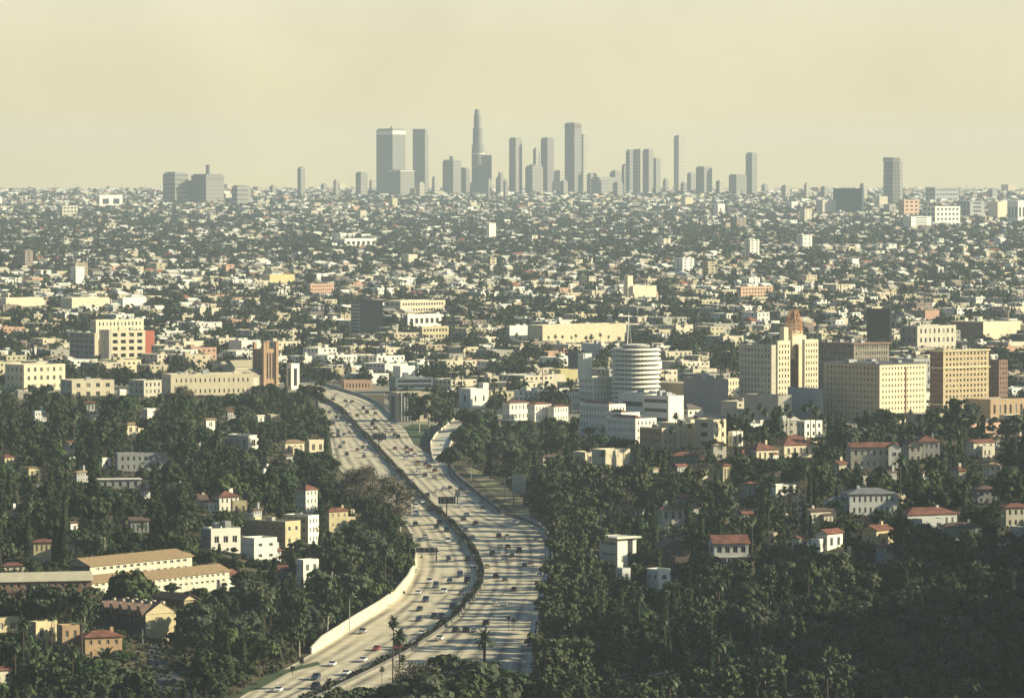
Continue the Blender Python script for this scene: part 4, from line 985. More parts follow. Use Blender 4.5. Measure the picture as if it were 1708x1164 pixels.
Hs('narrow white house fragment among trees under the modern white house', 1027, 1038, 1052, 950, 1004, a=35, wall=WBLUE, roof='flat', bx=1, by=1, fl_=2, prot=.5)
Hs('dim grey house with two windows above the arched spanish house', 1124, 1128, 1166, 830, 852, a=10, wall=GREYW, bx=3, fl_=1, rm=TILE, prot=.5)
Hs('cream flat block catching the sun left of the tall cypresses', 1008, 1010, 1052, 752, 786, a=35, wall=CREAM, roof='flat', rm=ROOFW, bx=3, by=1, fl_=2, ww=.12, wh=.25, depth_m=10, anchor='the sunlit cream flats')
Hs('smaller cream block left of the sunlit cream flats', 974, 976, 1006, 756, 776, a=35, wall=CREAM, roof='flat', rm=ROOFW, bx=2, by=1, fl_=1, depth_m=9)
Hs('low building with a row of green shutters and a red roof in the trees', 1118, 1122, 1166, 760, 780, a=8, wall=mat('green_shutter', (.10,.17,.13)), bx=6, by=1, fl_=1, rm=TILE)
Hs('tall narrow yellow arched wall under a red cap between cypresses', 1202, 1206, 1218, 776, 822, a=30, wall=YELS, bx=2, by=1, fl_=1, ww=.5, wh=.75, pitch=.5)
Hs('pale stuccoed house with a gable between trees above the yellow arch', 1186, 1190, 1212, 742, 768, a=20, wall=PALE, roof='gable', along='y', bx=1, fl_=2)
Hs('low tan roofed house seen above the flat grass right of the ramp', 900, 906, 940, 762, 778, a=30, wall=PALE, rm=TILE3, bx=3, by=1, fl_=1)
# left slope
Hs('white three storey house with a red gable above the stepped white terrace', 492, 510, 529, 816, 856, a=42, wall=WHITE, roof='hip', rm=TILE, bx=3, by=3, fl_=3, pitch=.5, anchor='the white three storey house')
Hs('white terrace building with arched windows and a red front roof', 472, 514, 531, 862, 906, a=52, wall=WHITE, wallL=YELS, roof='flat', bx=3, by=3, fl_=3, anchor='the white terrace building')
Hs('red tile roofed lower block in front of the white terrace building', 470, 476, 512, 864, 884, a=20, wall=WHITE, roof='hip', rm=TILE, bx=3, by=1, fl_=1, prot=.4)
Hs('tan brick flat roofed apartments with a cream sunlit end', 395, 476, 500, 872, 912, a=50, wall=YELS, wallL=TAN, roof='flat', rm=GRAVEL, bx=2, by=6, fl_=2, ww=.35, wh=.35, anchor='the tan brick flats', roofbits=3)
Hs('yellowish house with a low red hip roof beside the curved wall', 541, 549, 580, 852, 898, a=35, wall=YELS, roof='hip', bx=3, by=1, fl_=3, ww=.25, wh=.35, pitch=.5, anchor='the yellowish hip roofed house')
Hs('villa with a broad red hip roof in dark trees left of the white house', 352, 366, 398, 828, 856, a=25, wall=WHITE, bx=4, by=2, pitch=.45, anchor='the broad red hip roof', chim=1)
Hs('yellow porch block in front of the broad red hip roof', 384, 388, 412, 838, 862, a=15, wall=YELS, roof='flat', rm=YELS, bx=2, by=1, fl_=1)
Hs('white modern house of two flat levels, upper level', 333, 352, 400, 884, 916, a=25, wall=WHITE, wallL=GREYW, roof='flat', rm=ROOFW, bx=3, by=2, fl_=1, ww=.5, wh=.35, anchor='the white modern levels', roofbits=2)
Hs('lower sunlit level of the white modern house with a railing', 400, 424, 461, 900, 936, a=35, wall=WHITE, wallL=WHITE, roof='flat', rm=ROOFW, bx=2, by=4, fl_=2, ww=.35, wh=.3)
Hs('white two storey house half hidden by trees below the cypress', 494, 506, 531, 936, 978, a=40, wall=WHITE, roof='flat', rm=ROOFW, bx=2, by=2, fl_=2)
# long tile roofed apartments
def long_apt(label, xl, xc, xr, yt, yb, dep, wall=PALE, rm=TILE2, a=55, bx=14, fl_=2, anchor=None, wallL=BROWN, pr=.36):
    return Hs(label, xl, xc, xr, yt, yb, a=a, wall=wall, wallL=wallL, roof='gable', rm=rm, bx=bx, by=3, fl_=fl_, pitch=.42, anchor=anchor, depth_m=dep, prot=pr, ww=.5, wh=.4, name='apartment_building', cat='apartments')
long_apt('long tan tile roofed apartment building, upper of the parallel pair', 118, 150, 306, 944, 968, 10, anchor='the upper tan roofed apartments')
long_apt('long tan tile roofed apartment building, lower of the parallel pair', 222, 246, 372, 966, 986, 9, anchor='the lower tan roofed apartments')
long_apt('narrow white balcony block with a red roof edge right of the parallel apartments', 296, 304, 392, 968, 986, 7, wall=WHITE, rm=TILE, bx=12, wallL=WHITE)
long_apt('short tan roofed block left of the red edged balcony block', 140, 152, 236, 972, 990, 8, bx=8, wall=PALE)
long_apt('long low building with a pale flat looking roof at the left edge', -20, -6, 150, 970, 1000, 10, a=14, wall=BROWN, rm=mat('pale_roof_sheet', (.42, .38, .27)), bx=12, anchor='the long pale roof at the left edge', pr=.4)
# townhouse row with dormer gables and chimneys
def townhouses():
    xl, xc, xr, yt, yb = 160, 243, 291, 1024, 1066
    loc_, ar, w, d, h = place_px(xl, xc, xr, yt, yb, 42)
    e = empty('townhouse_row', loc_, ar); tag(e, 'row of brown shingled townhouses with five dark gables and round chimneys', 'townhouses')
    volume(e, w, d, h, wall=YELS, wallL=mat('dark_shingle_wall', (.10, .08, .065)), roof='gable', roofm=TILE3, floors=2, bx=0, by=10, pitch=.55, along='y', ww=.4, wh=.35, over=.2)
    n = 5
    for i in range(n):
        y = -d/2+d*(i+.5)/n; g = MB(); s_ = d/n*.42; z0, z1 = h-.5, h+w*.5*.55*.9
        g.quad((-w/2-1, y-s_, z0), (-w/2-1, y, z1), (0, y, z1), (0, y-s_, z0), TILE3); g.quad((-w/2-1, y, z1), (-w/2-1, y+s_, z0), (0, y+s_, z0), (0, y, z1), TILE3)
        g.tri((-w/2-.6, y-s_, z0), (-w/2-.6, y+s_, z0), (-w/2-.6, y, z1-.1), BROWN); g.box(-w/2-1.15, -w/2-1.0, y-.1, y+.1, z0, z1, CREAM); g.build('dormer_gable', e)
        for x, hh, rr_ in ((-w*.12, 1.6, .5), (w*.3, 1.4, .62)):
            c = MB(); c.cyl(x, y+1.2, h, h+w*.27*.6+hh*.9, rr_, rr_, 12, CREAM); c.build('chimney', e)
    protect(xl, xr, yt-30, yb, loc_[1]-d/2, .8); FOOT.append((loc_[0], loc_[1], math.hypot(w, d)/2, loc_[1])); ANCH.append((225, 1020, 'the brown townhouse row'))
townhouses()
Hs('second brown roofed townhouse row behind the first with a cream end', 250, 306, 328, 1000, 1036, a=42, wall=YELS, wallL=BROWN, roof='gable', along='y', rm=TILE3, bx=1, by=6, pitch=.5, prot=.3)
Hs('tan house with a broad terracotta hip roof at the lower left', 128, 142, 202, 1062, 1100, a=22, wall=mat('tan_stucco', (.44, .30, .17)), roof='hip', bx=4, by=1, pitch=.4, anchor='the lower left terracotta roof', ww=.35, wh=.4)
Hs('flat roofed tan neighbour left of the terracotta hip roofed house', 92, 104, 132, 1046, 1090, a=22, wall=mat('tan_stucco', (.44, .30, .17)), roof='flat', rm=CREAM, bx=2, by=1)
Hs('sunlit flat roofed tan building with a parapet at the far lower left', 46, 60, 92, 1040, 1072, a=50, wall=YELS, roof='flat', rm=TILE2, bx=2, by=2, fl_=1)
Hs('low pale wing cut by the left edge of the picture', -22, -10, 30, 1034, 1056, a=40, wall=YELS, roof='flat', rm=CREAM, bx=2, by=2, fl_=1)
Hs('red roof corner at the lower left edge', -30, -14, 22, 1118, 1146, a=40, wall=PALE, roof='hip', bx=2, by=1, fl_=1, prot=.6)
Hs('cream house with a red lower roof left of the tall cypress pair', 48, 56, 90, 904, 944, a=15, wall=YELS, roof='hip', bx=4, by=1, pitch=.25, anchor='the cream house by the cypress pair')
Hs('small white house with a red gable right of the tall cypress pair', 108, 112, 131, 906, 926, a=35, wall=WHITE, roof='gable', bx=2, by=1, fl_=1)
Hs('low red roofed shed at the left edge below the cream house', 0, 6, 40, 944, 956, a=20, wall=PALE, bx=3, by=1, fl_=1, prot=.5)
Hs('tan hip roofed cottage glimpsed in the dark left hillside', 204, 212, 233, 708, 726, a=35, wall=CREAM, rm=TILE2, bx=2, by=1, fl_=1, anchor='the tan hip roofed cottage')
Hs('long grey shaded building with a thin pale roof edge on the left hillside', 190, 196, 278, 758, 786, a=14, wall=GREYW, roof='flat', rm=ROOFW, bx=8, by=1, fl_=2, anchor='the long grey hillside building')
Hs('small sunlit white cube left of the long grey hillside building', 166, 170, 184, 766, 782, a=40, wall=WHITE, roof='flat', rm=ROOFW, bx=1, by=1, fl_=1)
Hs('low house with a thin white curved roof on the left hillside', 160, 166, 234, 800, 816, a=12, wall=GREYW, roof='shed', rm=ROOFW, bx=5, by=1, fl_=1, prot=.9)
Hs('tiny house with a bright red roof under the cream building', 143, 145, 158, 672, 686, a=10, wall=WHITE, roof='gable', bx=2, by=1, fl_=1, anchor='the tiny bright red roof')
Hs('sunlit yellow house with a tiled roof at the left edge', -4, 8, 22, 762, 786, a=40, wall=YELS, bx=2, by=2, anchor='the yellow house at the left edge')
Hs('pale low house right of the yellow house at the left edge', 34, 48, 66, 780, 804, a=40, wall=YELS, roof='shed', rm=TILE2, bx=2, by=1, fl_=1)
Hs('white gable end house lit by the sun on the dark left hillside', 108, 114, 124, 738, 766, a=50, wall=WHITE, roof='gable', bx=1, by=1)
Hs('flat cream roofed house in the trees left of the freeway', 376, 414, 431, 728, 750, a=40, wall=WHITE, wallL=PALE, roof='flat', rm=ROOFW, bx=1, by=3, fl_=1, anchor='the flat cream roofed house')
Hs('low cream house beside the freeway bank, right of two', 510, 516, 541, 736, 756, a=30, wall=CREAM, roof='flat', rm=ROOFW, bx=2, by=1, fl_=1)
Hs('low cream house beside the freeway bank, left of two', 466, 476, 507, 738, 758, a=30, wall=CREAM, roof='hip', rm=TILE2, bx=3, by=1, fl_=1)
Hs('dim house with a pale roof edge above the long pale roof', 212, 218, 248, 868, 892, a=14, wall=GREYW, roof='gable', rm=TILE3, bx=4, by=1, fl_=1)
Hs('white chimneyed cottage glimpsed left of the flat cream roofed house', 338, 344, 358, 700, 716, a=40, wall=WHITE, roof='gable', bx=1, by=1, fl_=1, rm=TILE2)
Hs('white house with a pointed gable in trees under the long cream building', 426, 430, 440, 694, 706, a=40, wall=WHITE, roof='gable', bx=1, by=1, fl_=1, rm=ROOFW)
Hs('sunlit white house with a brown roof high on the far left hillside', 112, 118, 130, 872, 892, a=50, wall=WHITE, roof='gable', bx=1, by=1, fl_=1, rm=TILE3)
EXTRA = [(60,832),(128,806),(246,700),(326,742),(300,806),(452,706),(58,704),(18,870),(334,850),(286,850),(478,776),(440,800),(30,668),(200,668),(240,832),(420,868),(466,962),(380,700),(150,704),(90,852),(452,936),(566,932),
 (1090,800),(1170,800),(1156,860),(1216,852),(1290,776),(1400,790),(1440,812),(1540,806),(1600,800),(1570,842),(1690,800),(1670,920),(1620,930),(1290,905),(1240,870),(1060,862),(1180,822),(1380,812),(1500,840),(1700,744),(1480,800),(1660,748),(1560,920),(1410,940),(1130,790),(1530,766),(968,790),(1700,896)]
for i, (px, py) in enumerate(EXTRA):
    hw = rnd.uniform(13, 24); hh = rnd.uniform(11, 19); wc = rnd.choice([(WHITE, 'white'), (CREAM, 'cream'), (PALE, 'pale'), (GREYW, 'grey'), (WBLUE, 'off white')]); rc = rnd.choice([('hip', TILE, 'red tile roof'), ('gable', TILE, 'red gable roof'), ('gable', TILE3, 'brown gable roof'), ('flat', ROOFW, 'flat roof'), ('hip', TILE2, 'tan hip roof')])
    f_ = rnd.uniform(.2, .55); o, _, _, _ = Hs('x', px-hw*f_, px, px+hw*(1-f_), py-hh, py, a=rnd.choice([20, 30, 40, 50]), wall=wc[0], roof=rc[0], rm=rc[1], fl_=1 if hh < 15 else 2, bx=rnd.choice([2, 3, 4]), by=2, prot=rnd.choice([.5, .62, .75]), pitch=rnd.uniform(.3, .5), chim=rnd.choice([0, 0, 1]), name='cottage')
    o['group'] = 'small houses half hidden on the slopes'; GEN.append((o, f"{wc[1]} house with a {rc[2]}", 'half hidden', px, py-hh/2))
wall_thing('retaining_wall', 'curved cream garden wall beside the yellowish hip roofed house', 'wall', [(566, 872), (578, 868), (587, 860), (592, 850), (591, 838), (586, 828)], 3.6, .4, WALLC, 3)
protect(562, 594, 815, 870, 1800, .9)
wall_thing('retaining_wall', 'long pale wall under the shaded slope left of the stepped hotel', 'wall', [(845, 705), (890, 708), (940, 712), (966, 716)], 1.6, .4, WHITE, 3)
# roads on the slopes
def hill_road(name, pxs, wpx, m):
    l = [P(x-w_, y) for (x, y), w_ in zip(pxs, wpx)]; r = [P(x+w_, y) for (x, y), w_ in zip(pxs, wpx)]; o = l[0]; mb = MB()
    dn = 12
    def den(k):
        q = []
        for a, b in zip(k, k[1:]):
            for i in range(dn):
                t = i/dn; x, y = a[0]+(b[0]-a[0])*t, a[1]+(b[1]-a[1])*t; q.append((x-o[0], y-o[1], ground(x, y)-o[2]+.25))
        x, y, z = k[-1]; q.append((x-o[0], y-o[1], z-o[2]+.25)); return q
    l, r = den(l), den(r)
    for i in range(len(l)-1): mb.quad(l[i], r[i], r[i+1], l[i+1], m)
    ob = mb.build(name, None, o); ob['kind'] = 'structure'
hill_road('road', [(300, 1200), (292, 1150), (272, 1115), (258, 1095), (262, 1078)], [30, 26, 16, 12, 14], ASPH)
hill_road('forecourt', [(232, 1078), (270, 1074), (318, 1070)], [1, 3, 1], PATHM)
hill_road('road', [(1346, 880), (1335, 850), (1326, 820), (1322, 800)], [11, 10, 8, 6], ASPH)
sheet('forecourt', [(1038, 1117), (1062, 1112), (1100, 1112), (1140, 1118), (1150, 1126), (1040, 1126)], PATHM, .1, use=P)
for y0 in (1072,): protect(232, 318, 1066, 1140, P(270, 1095)[1], 1)
protect(1312, 1350, 800, 880, P(1330, 850)[1], .9)
protect(1038, 1145, 1110, 1126, P(1090, 1120)[1], 1)

# ------------------------------------------------------------------ overhead signs, lamp posts
SIGNB = mat('sign_back', (.035, .045, .055), rough=.6); SIGNP = mat('pale_sign_back', (.30, .33, .31), var=.1)
def sign(label, x0, x1, yt, yb, D_row, post_x=None, m=SIGNB, name='overhead_sign', grid=False, span=None):
    px = post_x if post_x is not None else (x0+x1)/2
    gx_, gy_, gz_ = GP(px, D_row); mpp = gy_/F
    e = empty(name, (gx_, gy_, gz_)); tag(e, label, 'sign')
    zt, zb = (D_row-yt)*mpp, (D_row-yb)*mpp; xa, xb = (x0-px)*mpp, (x1-px)*mpp
    p = MB(); p.box(xa, xb, -.25, -.05, zb, zt, m)
    p.build('panel', e)
    r = MB()
    nb = 4
    for i in range(nb): u = xa+(xb-xa)*(i+.5)/nb; r.box(u-.07, u+.07, -.42, -.26, zb-.4, zt+.3, STEEL)
    if grid:
        for i in range(4): z = zb+(zt-zb)*(i+.5)/4; r.box(xa, xb, -.55, -.43, z-.06, z+.06, STEEL)
    r.build('brace', e)
    for sx in ((px,) if span is None else span):
        u = (sx-px)*mpp; c = MB(); c.cyl(u, .3, -.2, zt-.5, .28, .22, 10, DARK); c.build('post', e)
    c = MB(); us = [(s_-px)*mpp for s_ in (span or (x0, x1))]+[xa, xb]
    for z in (zb+.6, zt-.6): c.bar((min(us), .15, z), (max(us), .15, z), .1, DARK)
    c.build('beam', e)
    w_ = MB(); w_.box(xa, xb, -.9, -.3, zb-.55, zb-.45, STEEL); w_.build('walkway', e)
sign('dark back of an overhead sign over the right lanes in the upper freeway', 621, 644, 723, 733, 746, 632)
sign('dark overhead sign on a single tall post rising from the median', 731, 760, 828, 840, 864, 745)
sign('small pale ribbed sign panel just right of the dark median sign', 759, 768, 817, 828, 842, 763, m=SIGNP, grid=True)
sign('long dark back of the sign over the left shoulder by the retaining wall', 694, 730, 913, 921, 936, 694, span=(692, 728))
sign('small dark sign back hanging over the curved ramp entry', 735, 748, 761, 769, 782, 748)
sign('big pale ribbed sign frame facing away above the grassy bank', 854, 877, 792, 822, 846, 866, m=SIGNP, grid=True, span=(857, 874))
protect(852, 879, 790, 826, P(866, 846)[1], 1)
for lb, px, py, h_ in [('lamp post on the grassy bank right of the ramp', 786, 812, 34), ('lamp post nearer the pale sign frame', 842, 838, 40), ('lamp post rising from trees left of the dark hedge', 790, 778, 36), ('lamp post in the dark slope left of the stepped hotel', 949, 748, 34),
                       ('left of two slim lamp posts in the dark lower right slope', 1159, 1096, 34), ('right of two slim lamp posts in the dark lower right slope', 1165, 1098, 38), ('lamp post at the foot of the retaining wall by the freeway', 583, 1052, 56), ('lamp post in front of the townhouse row', 238, 1072, 24)]:
    x, y, z = P(px, py); e = empty('street_lamp', (x, y, z)); tag(e, 'slim grey '+lb, 'street lamp', 'lamp posts'); hh = h_*y/F
    m = MB(); m.cyl(0, 0, -.3, hh, .16, .08, 8, STEEL); m.bar((0, 0, hh-.1), (1.6, -.4, hh+.3), .06, STEEL); m.build('pole', e)
    m = MB(); m.box(1.3, 2.3, -.6, -.2, hh+.2, hh+.42, WHITE); m.build('lamp_head', e)
for lb, px, py, h_ in [('small dark road sign by the grass at the lower left of the freeway', 488, 1126, 14), ('thin signal post on the gore at the lower right of the freeway', 848, 1050, 22), ('thin road sign on the gore left of the signal post', 856, 1052, 20), ('small road sign left of the retaining wall end', 503, 1112, 12)]:
    x, y, z = GP(px, py); e = empty('road_sign', (x, y, z)); tag(e, lb, 'road sign'); hh = h_*y/F
    m = MB(); m.cyl(0, 0, -.2, hh, .08, .08, 6, DARK); m.build('post', e)
    m = MB(); m.box(-.6, .6, -.12, -.08, hh-.9, hh+.3, DARK); m.build('panel', e)

# ------------------------------------------------------------------ cars
PT = {k: mat('paint_'+k, c, rough=.35, var=.03, spec=.5, metal=mt) for k, c, mt in
      [('white', (.72, .71, .66), 0), ('silver', (.42, .43, .42), .3), ('black', (.02, .022, .028), 0), ('grey', (.14, .15, .16), .2), ('red', (.32, .03, .025), 0), ('navy', (.03, .05, .10), 0), ('tan', (.34, .28, .18), 0), ('maroon', (.16, .035, .035), 0)]}
RUB = mat('tyre_rubber', (.02, .02, .02), var=.1); RIM = mat('wheel_rim', (.4, .4, .4), rough=.4, metal=.5); LAMPR = mat('tail_lamp', (.35, .02, .02), rough=.3); LAMPW = mat('head_lamp', (.7, .7, .65), rough=.2)
PROFILE = {  # side profile (y along the car, front = +y): lower body and roof band
    'sedan': dict(l=4.7, w=1.8, body=[(-2.35,.35),(-2.35,.85),(-2.2,.98),(-1.45,1.02),(.95,.98),(2.2,.80),(2.35,.62),(2.35,.35)], cab=[(-1.75,1.0),(-1.1,1.42),(.25,1.44),(1.05,.98)]),
    'suv': dict(l=4.8, w=1.95, body=[(-2.4,.4),(-2.4,1.05),(-2.35,1.12),(1.05,1.12),(2.25,1.0),(2.4,.75),(2.4,.4)], cab=[(-2.38,1.1),(-2.15,1.78),(.35,1.80),(1.15,1.1)]),
    'van': dict(l=5.4, w=2.0, body=[(-2.7,.4),(-2.7,1.3),(1.9,1.3),(2.55,1.05),(2.7,.8),(2.7,.4)], cab=[(-2.7,1.28),(-2.62,2.15),(.95,2.15),(1.95,1.28)]),
    'pickup': dict(l=5.3, w=1.95, body=[(-2.65,.5),(-2.65,1.15),(1.1,1.15),(2.45,1.05),(2.65,.8),(2.65,.5)], cab=[(-.6,1.13),(-.4,1.75),(.7,1.76),(1.35,1.13)])}
def extrude(mb, prof, w0, w1, m, m_side=None):
    """closed side profile (y,z) to a solid; width eases from w0 at the bottom to w1 on top"""
    zs = [p[1] for p in prof]; za, zb = min(zs), max(zs)
    wd_ = lambda z: (w0+(w1-w0)*((z-za)/(zb-za+1e-6)))/2
    n = len(prof); b = len(mb.v)
    for s_ in (-1, 1): mb.v += [(s_*wd_(z), y, z) for y, z in prof]
    k = mb.mi(m); ks = mb.mi(m_side or m)
    mb.f.append(tuple(b+i for i in range(n))); mb.m.append(ks); mb.f.append(tuple(b+n+i for i in reversed(range(n)))); mb.m.append(ks)
    for i in range(n):
        j = (i+1) % n; mb.f.append((b+i, b+n+i, b+n+j, b+j)); mb.m.append(k)
CARM = {}
def car_meshes(kind, colr):
    if (kind, colr) in CARM: return CARM[(kind, colr)]
    p = PROFILE[kind]; m = PT[colr]; b = MB()
    extrude(b, p['body'], p['w'], p['w']*.96, m)
    c = p['cab']; top = [(c[1][0]-.02, c[1][1]-.05), (c[1][0]+.05, c[1][1]+.02), (c[2][0]-.05, c[2][1]+.02), (c[2][0]+.04, c[2][1]-.05)]
    extrude(b, top, p['w']*.80, p['w']*.74, m)
    if kind == 'van': extrude(b, [(-2.69, 1.28), (-2.6, 2.1), (.3, 2.1), (.3, 1.28)], p['w']*.97, p['w']*.86, m)
    for y in (c[0][0]+.35, (c[1][0]+c[2][0])/2):      # pillars
        b.box(-p['w']*.46, p['w']*.46, y-.05, y+.05, c[0][1]-.02, c[0][1]+.06, m)
    for x in (-.62, .62):
        b.box(x-.18, x+.18, p['l']/2-.02, p['l']/2+.02, .6, .76, LAMPW); b.box(x-.2, x+.2, -p['l']/2-.02, -p['l']/2+.02, .66, .86, LAMPR)
    g = MB(); extrude(g, c, p['w']*.94, p['w']*.78, GLASS)
    w_ = MB(); 
    n = 14; r_ = .33
    for s_, x in ((-1, -.11), (1, .11)):
        o_ = len(w_.v)
        for i in range(n): a = 2*math.pi*i/n; w_.v.append((x, r_*math.cos(a), r_*math.sin(a)))
    k = w_.mi(RUB)
    for i in range(n): j = (i+1) % n; w_.f.append((i, j, n+j, n+i)); w_.m.append(k)
    w_.f.append(tuple(range(n))[::-1]); w_.m.append(w_.mi(RIM)); w_.f.append(tuple(range(n, 2*n))); w_.m.append(w_.mi(RIM))
    CARM[(kind, colr)] = (b.mesh('body'), g.mesh('windows'), CARM['wheel'] if 'wheel' in CARM else CARM.setdefault('wheel', w_.mesh('wheel')), p)
    return CARM[(kind, colr)]
NM = {'sedan': 'parked_car', 'suv': 'sport_utility_car', 'van': 'van', 'pickup': 'pickup_truck'}
def car(px, py, kind, colr, heading=None, gen=True, side='', where='', hill=False):
    x, y, z = (P if hill else GP)(px, py+ (1.5 if not hill else 0))
    body, glass, wheel, p = car_meshes(kind, colr)
    e = empty({'sedan': 'car', 'suv': 'large_car', 'van': 'van', 'pickup': 'pickup_truck'}[kind], (x, y, z+(.07 if not hill else .3)), heading or 0)
    link('body', body, e); link('windows', glass, e)
    for sx in (-1, 1):
        for fy_ in (-.31, .31): link('wheel', wheel, e, (sx*(p['w']/2-.08), fy_*p['l'], .33))
    e['category'] = 'car' if kind in ('sedan', 'suv') else ('van' if kind == 'van' else 'pickup truck')
    e['group'] = 'cars driving on the freeway' if not hill else 'cars parked on the slopes'
    return e
def heading_at(px, py):
    a, b, c = row_pts(py)
    if px < b: f = (px-a)/(b-a); g = lambda r: interp(FL, r)+(interp(FM, r)-interp(FL, r))*f
    else: f = (px-b)/(c-b); g = lambda r: interp(FM, r)+(interp(FR, r)-interp(FM, r))*f
    p, q = GP(g(py+4), py+4), GP(g(py-4), py-4)
    h = math.atan2(-(q[0]-p[0]), q[1]-p[1])      # pointing away from the viewer
    return (h+math.pi if px < b else h), px < b
K, Wt, Rd, Gy, Sv, Ny, Tn, Mr = 'black', 'white', 'red', 'grey', 'silver', 'navy', 'tan', 'maroon'
CARS = [(529,662,K),(555,667,K),(576,669,K),(587,670,K),(540,653,K),(561,660,Wt),(579,678,Wt),(606,682,K),(612,689,K),(626,691,Gy),(596,693,K),(624,701,K),(621,709,K),(626,715,Gy),(658,726,K),(664,730,K),(634,735,K),
 (659,748,Mr),(678,748,K),(679,755,Gy),(686,751,Mr),(677,765,Wt),(654,720,Wt),(557,681,K),(549,689,Gy),(561,697,K),(566,692,Tn),(569,699,K),(556,708,Gy),(583,722,Mr),(592,722,K),(564,721,Gy),(564,728,K),(574,727,Wt),(573,739,Gy),(567,747,K),(610,742,Wt),(605,747,K),(596,751,Mr),(610,754,Wt),(628,760,Tn),(607,762,K),(583,709,Wt),
 (696,774,Tn),(710,774,K),(716,779,Mr),(698,785,Wt),(725,786,Mr),(709,794,K),(725,796,Sv),(736,745,K),(729,820,Wt),(779,821,Tn),(802,837,Sv),(769,845,Wt),(778,859,Wt),(773,867,K),(793,873,Mr),(832,895,K),(847,914,K),(866,919,K),(854,928,K),(841,932,Wt),(885,939,Gy),(894,899,Wt),(905,930,Wt),
 (681,814,K),(692,825,K),(690,837,K),(705,838,Wt),(683,832,Wt),(681,845,K),(694,846,Wt),(694,858,Wt),(715,850,K),(693,876,K),(733,873,K),(728,881,K),(745,885,K),(709,896,Sv),(747,904,Wt),(766,906,K),(729,923,Wt),(748,933,K),(780,933,K),
 (767,961,Ny),(750,972,Gy),(779,970,K),(727,979,Gy),(740,988,Wt),(770,990,Gy),(697,990,Wt),(710,1002,Ny),(700,1017,K),(755,1013,K),(724,1028,K),(736,1030,K),(699,1034,Ny),(704,1057,Wt),(673,1064,Gy),(733,1067,Wt),(662,1082,Rd),
 (857,984,K),(825,1006,Wt),(841,1009,Wt),(811,1041,K),(778,1052,K),(760,1053,K),(791,1053,Sv),(900,960,Wt),(884,1082,Sv),(605,1055,Sv),(628,1083,Rd),(605,1102,Wt),(554,1109,Wt),(577,1124,Wt),(527,1132,Ny),(526,1147,K),(464,1152,Wt)]
KIND = {(664,730): 'van', (694,858): 'van', (694,846): 'van', (527,1132): 'suv', (526,1147): 'suv', (736,1030): 'suv', (778,1052): 'suv', (767,961): 'van', (733,1067): 'pickup', (678,748): 'suv', (747,904): 'van', (710,1002): 'suv'}
clist = []
gc = random.Random(44); have = list(CARS)
for _ in range(400):
    if len(CARS) > 150: break
    py = gc.uniform(666, 1000); a_, b_, c_ = row_pts(py); lane = gc.choice([.28, .44, .60, .76, .90]) if gc.random() < .5 else None
    px = a_+(b_-a_)*lane if lane else b_+(c_-b_)*gc.choice([.10, .23, .37, .51, .65, .82])
    if px < 556 and py > 765 or (560 < px < 672 and 770 < py < 880) or any(abs(px-q[0]) < 9 and abs(py-q[1]) < 9 for q in have): continue
    q = (round(px, 1), round(py, 1), gc.choice([Wt, Wt, Sv, Tn, K, Gy, Ny])); have.append(q); CARS.append(q)
for (px, py, c_) in CARS:
    k = KIND.get((px, py)) or rnd.choices(['sedan', 'suv', 'van', 'pickup'], [6, 3, .8, 1])[0]
    hd, left = heading_at(px, py)
    e = car(px, py, k, c_, hd); clist.append((e, left, py, c_, k, px))
CN = {'black': 'black', 'white': 'white', 'red': 'bright red', 'grey': 'grey', 'silver': 'silver', 'navy': 'dark blue', 'tan': 'tan', 'maroon': 'dark red'}
KN = {'sedan': 'sedan', 'suv': 'estate', 'van': 'van', 'pickup': 'pickup truck'}
ORD = ['', 'second ', 'third ', 'fourth ', 'fifth ', 'sixth ', 'seventh ', 'eighth ', 'ninth ', 'tenth ', 'eleventh ', 'twelfth ', 'thirteenth ', 'fourteenth ', 'fifteenth ', 'sixteenth ', 'seventeenth ', 'eighteenth ', 'nineteenth ', 'twentieth ']
def ordn(i):
    if i < len(ORD): return ORD[i]
    n = i+1; return f"{n}{'th' if 10 < n % 100 < 20 else {1: 'st', 2: 'nd', 3: 'rd'}.get(n % 10, 'th')} "
FREE = [(632, 728, 'the upper overhead sign'), (745, 834, 'the median post sign'), (712, 917, 'the left shoulder sign'), (540, 670, 'the far freeway bend'), (600, 1055, 'the lower end of the retaining wall'), (795, 940, 'the bend of the planted median'), (742, 760, 'the curved ramp'), (900, 915, 'the shaded right bend'), (850, 1050, 'the gore signal post'), (700, 1080, 'the twin fan palms')]
cnt = {}
rec = []
for e, left, py, c_, k, px in clist:
    d_, an = min((math.hypot(px-a, (py-b)*1.3), t) for a, b, t in FREE); rec.append((d_, an, e, left, c_, k))
for d_, an, e, left, c_, k in sorted(rec, key=lambda r: r[0]):
    key = (an, left, c_, k); i = cnt.get(key, 0); cnt[key] = i+1
    side = 'oncoming left' if left else 'right'
    e['label'] = f"{CN[c_]} {KN[k]} on the {side} carriageway, {ordn(i) or ''}nearest {an}"
for px, py, c_, k, hd, lb in [(268, 1120, Sv, 'sedan', .5, 'silver car on the sunlit road in the lower left'), (291, 1158, K, 'sedan', .3, 'black car at the bottom of the lower left road'), (1302, 862, Wt, 'sedan', 1.2, 'white car parked at the dark slope road bend')]:
    tag(car(px, py, k, c_, hd, hill=True), lb, 'car')

